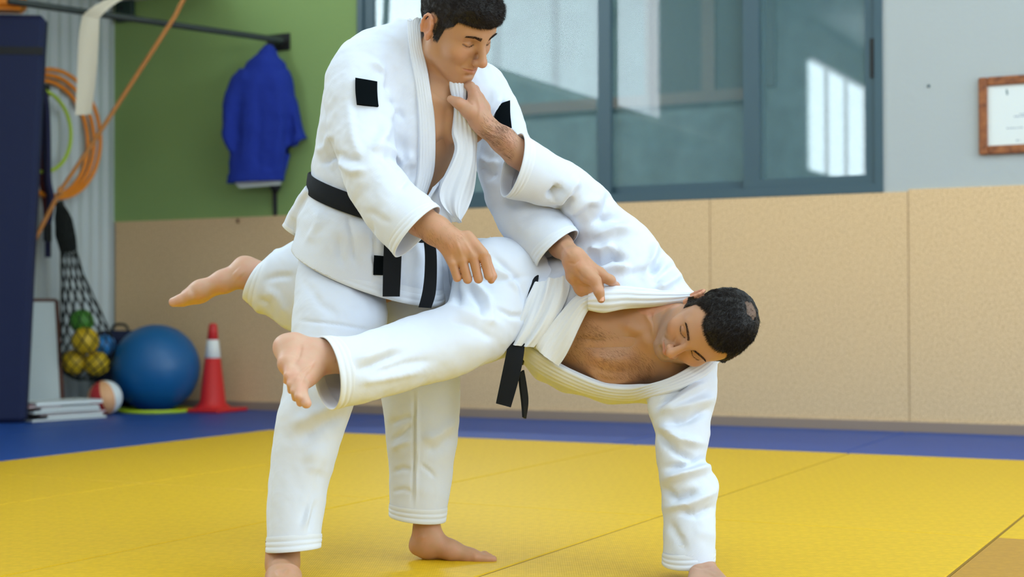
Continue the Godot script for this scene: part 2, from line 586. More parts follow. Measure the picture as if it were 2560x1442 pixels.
	put("window_handle", boxes([[Vector3(hp.x - 0.017, hp.y - 0.115, WALL_Z - 0.006), Vector3(hp.x + 0.017, hp.y + 0.115, WALL_Z + 0.004)], [Vector3(hp.x - 0.009, hp.y - 0.09, WALL_Z + 0.003), Vector3(hp.x + 0.009, hp.y + 0.09, WALL_Z + 0.01)]], 0.003), M.frame_dark, w)

# ---------------------------------------------------------------- the dim hall behind the glass
func make_annex() -> void:
	var z0 := WALL_Z - 0.16
	var zf := -12.6
	struct("trim_1", box(Vector3(-13, -0.1, zf - 0.15), Vector3(1.4, 4.4, zf)), M.annex)
	struct("trim_2", boxes([[Vector3(-13.15, -0.1, zf), Vector3(-13, 4.4, z0)], [Vector3(1.4, -0.1, zf), Vector3(1.55, 4.4, z0)]]), M.annex)
	struct("trim_3", box(Vector3(-13, -0.2, zf), Vector3(1.4, -0.1, z0)), M.annex_dark)
	struct("trim_4", box(Vector3(-13, 4.3, zf), Vector3(1.4, 4.45, z0)), M.annex_dark)
	# a rail, posts and a dark screen on its far wall
	var a := at_z(1500, 262, zf)
	var b := at_z(1905, 262, zf)
	struct("trim_5", box(Vector3(a.x - 1.0, a.y - 0.05, zf), Vector3(b.x, a.y + 0.05, zf + 0.06)), M.annex_brown)
	var st := new_st()
	for px in [1632.0, 1775.0]:
		var q := at_z(px, 200, zf)
		box_into(st, Vector3(q.x - 0.06, a.y, zf), Vector3(q.x + 0.06, 4.3, zf + 0.05), 0.0)
	struct("trim_6", done(st), M.annex_brown)
	var c := at_z(1650, 100, zf)
	var d := at_z(1855, 100, zf)
	struct("trim_7", box(Vector3(c.x, a.y + 0.05, zf), Vector3(d.x + 0.3, 4.3, zf + 0.02)), M.annex_dark)
	var lamp := thing("hall_fill_lamp", "long white tube lamp added unseen to light the dim hall behind the sliding window", "lamp", Vector3(-6.0, 4.25, -10.6))  # out of view, added only to brighten the hall
	put("housing", box(Vector3(-7.0, 4.24, -10.7), Vector3(-5.0, 4.3, -10.5), 0.01), M.white_wall, lamp)
	put("tube", tube([Vector3(-6.95, 4.2, -10.6), Vector3(-5.05, 4.2, -10.6)], 0.02, 10), M.lit, lamp)
	window_light("hall_fill_light", Vector3(-6.0, 4.14, -10.6), Vector3(0, -1, 0.001), Vector2(1.9, 0.1), Color(0.95, 1.0, 1.0), 14.0)

# ---------------------------------------------------------------- the cluttered corner
func ring_pts(c: Vector3, u: Vector3, v: Vector3, r: float, n := 48) -> Array:
	var out := []
	for i in n:
		out.append(c + (u * cos(TAU * i / n) + v * sin(TAU * i / n)) * r)
	return out

func slab(a: Vector3, right: Vector3, up: Vector3, thick: Vector3, bevel: float) -> ArrayMesh:
	var b := Basis(right.normalized(), up.normalized(), thick.normalized())
	var st := new_st()
	box_into(st, Vector3.ZERO, Vector3(right.length(), up.length(), thick.length()), bevel, Transform3D(b, a))
	return done(st)

func make_corner() -> void:
	# standing crash pad and the orange pad on it
	var br := at(60, 1057, 9.37)
	br.y = 0.0
	var tr := at(112, 36, 9.42)
	var left := (cam_basis * Vector3(-1, 0, 0.12)).normalized()
	left.y = 0
	left = left.normalized()
	var back := Vector3.UP.cross(left).normalized()
	if back.dot(br - CAM) < 0:
		back = -back
	var up := tr - br
	var pad := thing("crash_pad", "tall dark navy crash pad standing on edge at the left", "pad", br)
	put("cover", slab(br + left * 0.6, -left * 0.6, up, back * 0.14, 0.03), M.navy, pad)
	put("strap", slab(br + left * 0.6 + up * 0.9 - back * 0.004, -left * 0.602, up.normalized() * 0.05, back * 0.004, 0.001), M.black, pad)
	var otop := at(53, 22, 9.4)
	var op := thing("orange_pad", "orange pad lying on top of the tall navy pad", "pad", tr)
	put("cover", slab(otop + left * 0.5, -left * 0.5, Vector3.UP * 0.16, back * 0.2, 0.03), M.orange, op)
	put("piping", tube([otop + left * 0.5 - back * 0.002, otop - back * 0.002], 0.008, 8), M.orange, op)
	# bar, its bracket and the board it is fixed to
	var b0 := at(20, 2, 9.3)
	var b1 := at_z(705, 101, WALL_Z + 0.06)
	var bar := thing("pull_up_bar", "dark steel bar running across the green wall up to the hanging blue jacket", "bar", b1)
	put("tube", tube([b0, b1], 0.022, 14), M.bar, bar)
	var w1 := at_z(672, 96, WALL_Z)
	put("bracket", boxes([[Vector3(b1.x - 0.10, b1.y - 0.035, WALL_Z), Vector3(b1.x - 0.04, b1.y + 0.035, b1.z + 0.03)], [Vector3(b1.x - 0.17, b1.y - 0.06, WALL_Z), Vector3(b1.x + 0.03, b1.y + 0.06, WALL_Z + 0.012)]], 0.004), M.black, bar)
	put("cap", tube([b1, b1 + (b1 - b0).normalized() * 0.012], 0.025, 14), M.black, bar)
	var p0 := at_z(100, -60, WALL_Z + 0.02)
	var p1 := at_z(335, 52, WALL_Z + 0.02)
	var board := thing("mounting_board", "dark green board on the wall above the bar in the corner", "board", p1)
	put("plank", box(Vector3(WALL_X + 0.02, p1.y, WALL_Z + 0.002), Vector3(p1.x, p1.y + 0.26, WALL_Z + 0.045), 0.008), M.board_green, board)
	put("bolt", lathe(Vector3(p1.x - 0.1, p1.y + 0.1, WALL_Z + 0.045), [[0.015, 0.0], [0.015, 0.008], [0.006, 0.012]], 8, Basis(Vector3.RIGHT, PI / 2)), M.black, board)
	# white strap over the bar
	var strap := thing("white_strap", "off-white canvas strap looped over the dark bar, end hanging before the hoops", "strap", at(220, 60, 9.4))
	var wave := func(i: float, j: float) -> float:
		return 0.006 * sin(j * 5.0 + i * 2.0)
	put("hanging_end", band(null, [V(206, 40), V(198, 90), V(195, 160), V(192, 230), V(189, 288)], [V(248, 46), V(247, 90), V(243, 160), V(237, 220), V(228, 286)], 5, 6, 0.004, 0.006, wave, [V(9.38, 9.36), V(9.36, 9.35), V(9.36, 9.36), V(9.37, 9.37), V(9.38, 9.38)]), M.strap, strap)
	put("upper_end", band(null, [V(206, 40), V(228, 20), V(262, 2), V(300, -22), V(345, -90), V(355, -700), V(358, -1390)], [V(248, 46), V(262, 30), V(286, 10), V(322, -14), V(380, -80), V(392, -700), V(396, -1390)], 5, 6, 0.004, 0.006, wave, [V(9.38, 9.36), V(9.36, 9.35), V(9.36, 9.36), V(9.37, 9.37), V(9.37, 9.37), V(9.37, 9.37), V(9.37, 9.37)]), M.strap, strap)
	# slanting cord
	var cord := thing("cord", "long orange-brown cord slanting down across the corner in front of the hoops", "cord", at(240, 345, 9.75))
	put("rope", tube([at(1240, -1330, 9.8), at(478, -40, 9.8), at(438, 40, 9.79), at(240, 345, 9.75), at(150, 478, 9.73), at(84, 605, 9.71), at(50, 665, 9.7)], 0.014, 10), M.cord, cord)
	put("knot", tube(ring_pts(at(150, 478, 9.73), Vector3(0, 1, 0), cam_basis.z, 0.018, 12), 0.014, 8, true), M.cord, cord)
	# hoops on pegs of the left wall
	var yz := [Vector3(0, 0, 1), Vector3(0, 1, 0)]
	var hc := at_x(131, 335, WALL_X + 0.06)
	for k in 3:
		var h := thing("hoop", ["thick orange gym hoop hung outermost on the white ribbed wall", "orange gym hoop hung close behind the outermost one on the white ribbed wall", "orange gym hoop hung slightly lower than the other two orange ones"][k], "hoop", hc, "orange hoops on the ribbed wall")
		put("ring", tube(ring_pts(hc + Vector3(0.03 - k * 0.03, -0.016 * k, 0.01 * k), yz[0], yz[1], 0.452 - 0.022 * k), 0.015, 10, true), M.orange, h)
	var gc := at_x(104, 327, WALL_X + 0.1)
	var gh := thing("hoop", "small lime green hoop hung inside the orange hoops on the ribbed wall", "hoop", gc)
	put("ring", tube(ring_pts(gc, yz[0], yz[1], 0.285), 0.013, 10, true), M.lime, gh)
	# skipping ropes on a wall hook
	var hk := thing("wall_hook", "small black hook on the ribbed wall that the skipping ropes hang from", "hook", at_x(112, 226, WALL_X + 0.02))
	put("peg", tube([at_x(112, 226, WALL_X - 0.01), at_x(112, 226, WALL_X + 0.22)], 0.012, 8), M.black, hk)
	put("plate", slab(at_x(112, 226, WALL_X + 0.002) + Vector3(0, -0.04, -0.03), Vector3(0, 0, 0.06), Vector3(0, 0.08, 0), Vector3(0.024, 0, 0), 0.004), M.black, hk)
	for k in 4:
		var wx := WALL_X + 0.05 + k * 0.045
		var r := thing("skipping_rope", ["dark red skipping rope hung beside the crash pad, leftmost of the bundle", "dark red skipping rope hung second from the crash pad in the bundle", "navy skipping rope with the longest tail in the hanging bundle", "navy skipping rope at the bundle's right, nearest the lime hoop"][k], "rope", at_x(112, 240, wx), "skipping ropes hung beside the pad")
		var x: float = 106.0 + k * 6.0
		var pts := smooth_line([at_x(112, 229, wx), at_x(x - 5, 290, wx), at_x(x - 9 + k * 2, 380, wx), at_x(x - 2, 450, wx), at_x(x + 6, 500, wx), at_x(116 + k * 2, 560 if k != 2 else 600, wx)], 5)
		put("rope", tube(pts, 0.019, 8), M.rope_red if k < 2 else M.rope_navy, r)
		put("handle", tube([pts[pts.size() - 1], pts[pts.size() - 1] + Vector3(0, -0.12, 0)], 0.021, 8), M.black if k != 2 else M.rope_navy, r)
	# balls in a black net
	var bd := 10.35
	var spots := [[204, 803, 30, "ball_green", "green ball at the top of the black net"], [213, 852, 34, "ball_yellow", "yellow ball in the middle of the black net"], [187, 906, 33, "ball_yellow", "yellow ball at the net's lower left, beside the white board"], [243, 910, 32, "ball_yellow", "yellow ball at the net's lower right, above the striped ball"], [262, 863, 27, "ball_sky", "small blue ball in the net beside the big exercise ball"]]
	for k in spots.size():
		var s: Array = spots[k]
		var c := at(s[0], s[1], bd + [0.0, -0.06, 0.02, 0.0, 0.08][k])
		var r: float = s[2] * bd / FOCAL
		var o := thing("play_ball", s[4], "ball", c, "balls in the hanging net")
		put("shell", ball(c, r, 24), M[s[3]], o)
		var ax := Vector3(0.5, 0.6, 0.4).normalized()
		var e1 := ax.cross(Vector3.UP).normalized()
		put("seam", tube(ring_pts(c, e1, ax.cross(e1), r * 1.0, 28), 0.003, 5, true), M[s[3]], o)
	var net := thing("ball_net", "black mesh net hanging from the wall, holding the balls", "net", at(165, 560, bd))
	var axis := [[150, 512, 8], [158, 545, 20], [164, 590, 24], [172, 630, 20], [182, 690, 28], [196, 750, 42], [210, 810, 56], [218, 860, 66], [217, 900, 68], [215, 930, 55], [214, 950, 20]]
	var neck := []
	var nrad := []
	for k in 4:
		neck.append(at(axis[k][0], axis[k][1], bd))
		nrad.append([0.02, 0.05, 0.062, 0.045][k])
	var nst := new_st()
	tube_into(nst, neck, nrad, 9)
	var sp := smooth_line([V(150, 512), V(158, 545), V(164, 590), V(172, 630), V(182, 690), V(196, 750), V(210, 810), V(218, 860), V(217, 900), V(215, 930), V(214, 950)], 3)
	for dir in [-1.0, 1.0]:
		for k in 13:
			var line := []
			for i in sp.size():
				var f := float(i) / (sp.size() - 1) * (axis.size() - 1)
				var j: int = min(int(f), axis.size() - 2)
				var r: float = lerpf(axis[j][2], axis[j + 1][2], f - j) * bd / FOCAL
				var th: float = TAU * k / 13.0 + dir * f * 0.5
				line.append(at(sp[i].x, sp[i].y, bd) + cam_basis.x * cos(th) * r + cam_basis.z * sin(th) * r)
			tube_into(nst, line, 0.0045, 4)
	put("mesh_cords", done(nst), M.net, net)
	put("knot", tube([at(146, 505, bd), at(152, 520, bd)], 0.03, 8), M.net, net)
	# white board leaning behind the pad
	var wb0 := at(157, 1006, 10.2)
	wb0.y = 0.01
	var wb1 := at(141, 750, 10.35)
	var wup := wb1 - wb0
	var wl := (left + Vector3(0, 0, 0.0)).normalized()
	var wback := wl.cross(wup).normalized()
	if wback.dot(wb0 - CAM) < 0:
		wback = -wback
	var wb := thing("white_board", "white board with a thin brown frame leaning in the corner beside the crash pad", "board", wb0)
	put("panel", slab(wb0 + wl * 0.42, -wl * 0.42, wup, wback * 0.012, 0.002), M.whiteboard, wb)
	for e in [[wb0 + wl * 0.012 - wback * 0.004, -wl * 0.026, wup], [wb0 + wl * 0.42 + wup * 0.985 - wback * 0.004, -wl * 0.42, wup * 0.03]]:
		put("frame", slab(e[0], e[1], e[2], wback * 0.022, 0.003), M.brown, wb)
	# flat stack on the floor
	var along := (at(285, 1034, 10.0) - at(70, 1056, 9.5))
	along.y = 0
	along = along.normalized()
	var deep := Vector3.UP.cross(along)
	if deep.dot(at(200, 1000, 10) - CAM) < 0:
		deep = -deep
	var o0 := at(70, 1056, 9.42)
	o0.y = 0
	var hs := 0.0
	var kinds := [["black", 0.56, 0.018, 0.03], ["paper", 0.42, 0.02, 0.15], ["red", 0.5, 0.012, 0.1], ["black", 0.5, 0.02, 0.04], ["paper", 0.44, 0.018, 0.1], ["red", 0.24, 0.012, 0.02], ["paper", 0.5, 0.022, 0.06]]
	var says := ["black folder at the bottom of the flat stack beside the crash pad", "white booklet low in the flat stack, its end sticking out furthest right", "thin red booklet in the lower half of the flat stack", "black folder halfway up the flat stack on the floor", "white booklet in the upper half of the flat stack", "small red booklet just under the topmost one of the flat stack", "white booklet on top of the flat stack on the floor"]
	for k in kinds.size():
		var kk: Array = kinds[k]
		var bk := thing("booklet", says[k], "booklet", o0 + Vector3(0, hs, 0), "flat stack of booklets on the floor")
		var a: Vector3 = o0 + along * float(kk[3]) + Vector3(0, hs, 0) + deep * 0.012 * (k % 3)
		put("pages", slab(a + Vector3(0, 0.002, 0) + along * 0.004 + deep * 0.004, along * (float(kk[1]) - 0.008), Vector3(0, float(kk[2]) - 0.004, 0), deep * 0.26, 0.001), M.paper, bk)
		put("cover", slab(a, along * float(kk[1]), Vector3(0, 0.002, 0), deep * 0.268, 0.0005), M[kk[0]], bk)
		put("cover", slab(a + Vector3(0, float(kk[2]) - 0.002, 0), along * float(kk[1]), Vector3(0, 0.002, 0), deep * 0.268, 0.0005), M[kk[0]], bk)
		hs += kk[2]
	# striped ball on the floor
	var sc := at(263, 985, 10.15)
	var sr := 43.0 * 10.15 / FOCAL
	sc.y = sr
	var sb := thing("striped_ball", "shiny blue ball with red, peach and white panels on the floor beside the flat stack", "ball", sc)
	var tilt := Basis(cam_basis.z, 0.25) * Basis(Vector3.UP, 2.1)
	var cols := ["ball_sky", "ball_sky", "paper", "peach", "red", "peach", "ball_sky", "ball_sky"]
	for g in 8:
		var st := new_st()
		st.set_smooth_group(1)
		for i in 12:
			for j in 4:
				var q := []
				for e in [[0, 0], [1, 0], [1, 1], [0, 1]]:
					var la: float = -PI / 2 + PI * (i + e[0]) / 12.0
					var lo: float = TAU * (g + (j + e[1]) / 4.0) / 8.0
					q.append(sc + tilt * Vector3(cos(la) * cos(lo), sin(la), cos(la) * sin(lo)) * sr)
				quad(st, q[0], q[1], q[2], q[3])
		put("panel", done(st), M[cols[g]], sb)
	# the big exercise ball, the hoop under it, the cone and a bag behind
	var ec := at(390, 917, 10.5)
	var er := 108.5 * 10.5 / FOCAL
	ec.y = er
	var eb := thing("exercise_ball", "large blue rubber exercise ball on the floor in the corner", "ball", ec)
	var prof := []
	for i in 49:
		var la := -PI / 2 + PI * i / 48.0
		var rr := er * (1.0 + 0.0035 * pow(absf(cos(la * 14.0)), 10.0) * float(absf(la) < 1.1))
		prof.append([max(cos(la) * rr, 0.0002), sin(la) * rr])
	put("shell", lathe(ec, prof, 56), M.ball_blue, eb)
	put("plug", lathe(ec + Vector3(-er * 0.72, er * 0.69, 0), [[0.012, -0.004], [0.012, 0.003], [0.004, 0.004]], 10, Basis(Vector3.BACK, 0.8)), M.whiteboard, eb)
	var fh := thing("hoop", "lime green hoop lying flat on the blue mat under the exercise ball", "hoop", Vector3(ec.x, 0, ec.z))
	put("ring", tube(ring_pts(Vector3(ec.x + 0.02, 0.013, ec.z + 0.03), Vector3.RIGHT, Vector3.BACK, 0.25), 0.013, 10, true), M.lime, fh)
	var cc := at_z(532, 900, -8.40)
	cc.y = 0
	var cone := thing("traffic_cone", "red traffic cone with one white band beside the exercise ball", "cone", cc)
	var ct := 0.615
	var rad := func(y: float) -> float:
		return lerpf(0.098, 0.027, y / ct)
	put("base", slab(cc + Vector3(-0.175, 0, -0.175), Vector3(0.35, 0, 0), Vector3(0, 0.025, 0), Vector3(0, 0, 0.35), 0.008), M.cone, cone)
	put("body", lathe(cc, [[0.135, 0.024], [0.12, 0.035], [rad.call(0.06), 0.06], [rad.call(0.37), 0.37], [rad.call(0.375) - 0.003, 0.372], [rad.call(0.5) - 0.003, 0.502], [rad.call(0.505), 0.504], [rad.call(0.6), 0.6], [0.02, ct], [0.018, ct], [0.015, ct - 0.05]], 36), M.cone, cone)
	put("band", lathe(cc, [[rad.call(0.373) - 0.002, 0.373], [rad.call(0.375) + 0.001, 0.375], [rad.call(0.499) + 0.001, 0.499], [rad.call(0.501) - 0.002, 0.501]], 36), M.cone_white, cone)
	var gc2 := at(300, 900, 11.0)
	gc2.y = 0
	var bag := thing("sports_bag", "dark navy bag half hidden behind the exercise ball", "bag", gc2)
	put("body", box(gc2 + Vector3(-0.2, 0.0, -0.12), gc2 + Vector3(0.2, 0.56, 0.1), 0.06), M.navy, bag)
	put("handle", tube(smooth_line([gc2 + Vector3(-0.08, 0.55, 0), gc2 + Vector3(-0.05, 0.6, 0), gc2 + Vector3(0.05, 0.6, 0), gc2 + Vector3(0.08, 0.55, 0)], 4), 0.01, 8), M.black, bag)

# ---------------------------------------------------------------- things on the back wall
func make_wall_things() -> void:
	# blue judo jacket on the end of the bar
	var jd := dep(at_z(660, 290, WALL_Z + 0.16))
	var jk := thing("blue_jacket", "blue judo jacket hanging from the end of the dark bar on the green wall", "jacket", at(660, 290, jd))
	var body := loft([[568, 458, 708, 452, jd, 0.09], [572, 380, 730, 375, jd, 0.1], [566, 290, 736, 290, jd, 0.11], [582, 215, 732, 210, jd, 0.11], [612, 165, 715, 165, jd, 0.09], [648, 128, 694, 132, jd, 0.06], [660, 112, 684, 114, jd, 0.04]])
	var sl := loft([[600, 170, 640, 220, jd, 0.08], [566, 220, 610, 250, jd, 0.08], [556, 262, 585, 300, jd - 0.02, 0.075], [558, 315, 582, 345, jd - 0.02, 0.06], [570, 372, 590, 380, jd - 0.01, 0.05]])
	var sr := loft([[720, 175, 680, 230, jd, 0.08], [738, 240, 700, 265, jd, 0.08], [752, 300, 718, 315, jd, 0.07], [766, 346, 730, 366, jd, 0.06]])
	var f := Field.new()
	f.loft(body, 0.04).loft(sl, 0.04).loft(sr, 0.03)
	var pc := piece(f, 0.013, [body.c[2]])
	pc.cuts = [end_cut(body, false), end_cut(sr, true)]
	pc.wrinkle = 0.012
	pc.wrinkle_freq = 5.0
	pc.strokes = [[-0.03, 10, V(722, 250), V(728, 320), V(720, 440)], [0.02, 14, V(690, 180), V(700, 300), V(690, 440)], [-0.02, 12, V(600, 230), V(592, 300), V(590, 400)], [-0.012, 12, V(650, 200), V(648, 330), V(640, 450)]]
	run_all([pc])
	put("cloth", join([pc]), M.gi_blue, jk)
	put("hem", hem(body, false, 0.03, 0.06, 0.005, 1, 60), M.gi_blue, jk)
	put("cuff", hem(sr, true, 0.03, 0.05, 0.004, 1, 40), M.gi_blue, jk)
	put("lining", band(null, [V(586, 452), V(588, 460), V(600, 470)], [V(700, 448), V(704, 456), V(700, 462)], 3, 10, 0.0, 0.01, null, [V(jd, jd), V(jd, jd), V(jd, jd)]), M.whiteboard, jk)
	put("hanger", tube(smooth_line([at(672, 128, jd), at(672, 112, jd), at(676, 100, jd), at(668, 92, jd), at(662, 98, jd)], 4), 0.012, 8), M.black, jk)
	var tail := thing("belt", "dark belt hanging below the blue jacket down to the wall panel", "belt", at(688, 540, jd + 0.05))
	put("webbing", band(null, [V(679, 440), V(681, 500), V(684, 560), V(686, 622)], [V(693, 440), V(693, 500), V(694, 560), V(695, 624)], 4, 4, 0.0, 0.006, null, [V(jd + 0.1, jd + 0.1), V(jd + 0.12, jd + 0.12), V(jd + 0.14, jd + 0.14), V(jd + 0.14, jd + 0.14)]), M.black, tail)
	put("knot", tube([at(680, 462, jd + 0.08), at(698, 474, jd + 0.08)], 0.03, 9), M.black, tail)
	# framed certificate
	var q0 := at_z(2449, 388, WALL_Z)
	var q1 := at_z(2448, 196, WALL_Z)
	var fr := thing("certificate", "white certificate in a brown wooden frame on the grey wall", "certificate", q0)
	var w := 0.62
	var h := q1.y - q0.y
	var z := WALL_Z
	var t := 0.048
	for e in [[Vector3(q0.x, q0.y, z), Vector3(q0.x + t, q0.y + h, z + 0.03)], [Vector3(q0.x + w - t, q0.y, z), Vector3(q0.x + w, q0.y + h, z + 0.03)], [Vector3(q0.x + t, q0.y, z), Vector3(q0.x + w - t, q0.y + t, z + 0.03)], [Vector3(q0.x + t, q0.y + h - t, z), Vector3(q0.x + w - t, q0.y + h, z + 0.03)]]:
		put("frame", box(e[0], e[1], 0.006), M.wood, fr)
	put("paper", box(Vector3(q0.x + t * 0.8, q0.y + t * 0.8, z + 0.004), Vector3(q0.x + w - t * 0.8, q0.y + h - t * 0.8, z + 0.012)), M.paper, fr)
	var st := new_st()
	var rng := RandomNumberGenerator.new()
	rng.seed = 4
	for l in [[0.17, 0.17, 0.1], [0.14, 0.182, 0.115], [0.205, 0.19, 0.06], [0.1, 0.245, 0.08], [0.15, 0.315, 0.02], [0.2, 0.315, 0.015], [0.3, 0.25, 0.1], [0.36, 0.17, 0.08]]:
		var x: float = q0.x + t + l[0]
		var y: float = q0.y + h - t - l[1]
		var xe: float = x + l[2]
		while x < xe:
			var ww := rng.randf_range(0.004, 0.012)
			box_into(st, Vector3(x, y, z + 0.0115), Vector3(x + ww, y + rng.randf_range(0.003, 0.006), z + 0.0125))
			x += ww + 0.003
	put("print", done(st), M.ink, fr).set_meta("kind", "stuff")
	var cx := q0.x + 0.15
	var cy := q1.y - 0.092
	put("emblem", slab(Vector3(cx, cy - 0.014, z + 0.0115), Vector3(0.008, 0.004, 0), Vector3(-0.004, 0.03, 0), Vector3(0, 0, 0.001), 0.0), M.ink_dark, fr)

# ================================================================ bodies and cloth as distance fields
class Loft:
	var c := PackedVector3Array()
	var u := PackedVector3Array()
	var w := PackedVector3Array()
	var n := PackedVector3Array()
	var a := PackedFloat32Array()
	var b := PackedFloat32Array()
	var tan_ := PackedVector3Array()
	var sq := 0.0      # squareness of the section
	func finish() -> void:
		var m := c.size()
		for i in m:
			var p: Vector3 = c[max(i - 1, 0)]
			var q: Vector3 = c[min(i + 1, m - 1)]
			var t := (q - p) * (0.5 if i > 0 and i < m - 1 else 1.0)
			tan_.append(t)
			if n.size() <= i:
				n.append(Vector3.ZERO)
			if n[i] == Vector3.ZERO:
				var ww := t.normalized().cross(u[i]).normalized()
				if ww.dot(w[i]) < 0:
					ww = -ww
				w[i] = ww
			var nn := u[i].cross(w[i]).normalized()
			if nn.dot(t) < 0:
				nn = -nn
			n[i] = nn
	func ring_point(i: int, th: float, grow: float) -> Vector3:
		return c[i] + u[i] * (cos(th) * (a[i] + grow)) + w[i] * (sin(th) * (b[i] + grow))
	func ev(p: Vector3) -> float:
		var m := c.size()
		var best := 1e9
		var bi := -1
		var bt := 0.0
		var d1 := (p - c[0]).dot(n[0])
		var first := d1
		for i in m - 1:
			var d0 := d1
			d1 = (p - c[i + 1]).dot(n[i + 1])
			if d0 >= 0.0 and d1 < 0.0:
				var t := d0 / (d0 - d1)
				var q := p.distance_squared_to(c[i].lerp(c[i + 1], t))
				if q < best:
					best = q
					bi = i
					bt = t
		var over := 0.0
		var e0 := p.distance_squared_to(c[0])
		var e1 := p.distance_squared_to(c[m - 1])
		if first < 0.0 and (bi < 0 or e0 < best * 0.5):
			bi = 0
			bt = 0.0
			over = -first
		elif bi < 0:
			if d1 >= 0.0:
				bi = m - 2
				bt = 1.0
				over = d1
			else:
				# outside of a bend: nearest station
				var bd := 1e9
				for i in m:
					var q := p.distance_squared_to(c[i])
					if q < bd:
						bd = q
						bi = i
				if bi >= m - 1:
					bi = m - 2
					bt = 1.0
		var j := bi + 1
		var t2 := bt * bt
		var t3 := t2 * bt
		var h00 := 2.0 * t3 - 3.0 * t2 + 1.0
		var h01 := 1.0 - h00
		var ce := c[bi] * h00 + c[j] * h01 + tan_[bi] * (t3 - 2.0 * t2 + bt) + tan_[j] * (t3 - t2)
		var aa := a[bi] * h00 + a[j] * h01
		var bb := b[bi] * h00 + b[j] * h01
		var q2 := p - ce
		var x := q2.dot(u[bi].lerp(u[j], bt)) / aa
		var y := q2.dot(w[bi].lerp(w[j], bt)) / bb
		var k := sqrt(x * x + y * y)
		if sq > 0.0:
			k = lerpf(k, pow(x * x * x * x + y * y * y * y, 0.25), sq)
		var g := sqrt((x / aa) * (x / aa) + (y / bb) * (y / bb))
		var d := (k - 1.0) * (k / g if g > 1e-4 else minf(aa, bb))
		if over > 0.0:
			return maxf(d, over) if d < 0.0 else sqrt(d * d + over * over)
		return d

class Prim:
	var kind := 0          # 0 capsule, 1 ellipsoid, 2 loft
	var cut := false
	var k := 0.01
	var c: Vector3
	var r := 0.0
	var a: Vector3
	var b: Vector3
	var ra := 0.0
	var rb := 0.0
	var inv: Basis
	var loft: Loft

class Field:
	var prims: Array[Prim] = []
	var off := 0.0
	func cap(a: Vector3, b: Vector3, ra: float, rb: float, k := 0.01, cut := false) -> Field:
		var p := Prim.new()
		p.a = a
		p.b = b
		p.ra = ra
		p.rb = rb
		p.k = k
		p.cut = cut
		p.c = (a + b) * 0.5
		p.r = a.distance_to(b) * 0.5 + maxf(ra, rb)
		prims.append(p)
		return self
	func chain(pts: Array, rads: Array, k := 0.01) -> Field:
		for i in pts.size() - 1:
			cap(pts[i], pts[i + 1], rads[i], rads[i + 1], k)
		return self
	# axes = basis whose columns are the half axes
	func ell(c: Vector3, axes: Basis, k := 0.01, cut := false) -> Field:
		var p := Prim.new()
		p.kind = 1
		p.c = c
		p.inv = axes.inverse()
		p.r = maxf(axes.x.length(), maxf(axes.y.length(), axes.z.length()))
		p.ra = minf(axes.x.length(), minf(axes.y.length(), axes.z.length()))
		p.k = k
		p.cut = cut
		prims.append(p)
		return self
	func loft(l: Loft, k := 0.02) -> Field:
		var p := Prim.new()
		p.kind = 2
		p.loft = l
		p.k = k
		var lo: Vector3 = l.c[0]
		var hi: Vector3 = l.c[0]
		for q in l.c:
			lo = lo.min(q)
			hi = hi.max(q)
		p.c = (lo + hi) * 0.5
		for i in l.c.size():
			p.r = maxf(p.r, p.c.distance_to(l.c[i]) + maxf(l.a[i], l.b[i]) * 1.15)
		prims.append(p)
		return self
	func ev(p: Vector3) -> float:
		var d := 1e3
		for q in prims:
			var lb := p.distance_to(q.c) - q.r
			if q.cut:
				if lb > q.k - d:
					continue
			elif lb > d + q.k:
				continue
			var e := 0.0
			match q.kind:
				0:
					var ba := q.b - q.a
					var pa := p - q.a
					var l2 := ba.dot(ba)
					var t := clampf(pa.dot(ba) / l2, 0.0, 1.0) if l2 > 1e-12 else 0.0
					e = (pa - ba * t).length() - lerpf(q.ra, q.rb, t)
				1:
					var v := q.inv * (p - q.c)
					var l := v.length()
					if l < 1e-4:
						e = -q.ra
					else:
						var g := (q.inv.transposed() * v).length()
						e = l * (l - 1.0) / g
				2:
					e = q.loft.ev(p)
			if q.cut:
				var h := maxf(q.k - absf(d + e), 0.0) / q.k
				d = maxf(d, -e) + h * h * q.k * 0.25
			else:
				var h := maxf(q.k - absf(d - e), 0.0) / q.k
				d = minf(d, e) - h * h * q.k * 0.25
		return d - off
	func grad(p: Vector3, e := 0.002) -> Vector3:
		return Vector3(ev(p + Vector3(e, 0, 0)) - ev(p - Vector3(e, 0, 0)), ev(p + Vector3(0, e, 0)) - ev(p - Vector3(0, e, 0)), ev(p + Vector3(0, 0, e)) - ev(p - Vector3(0, 0, e))).normalized()

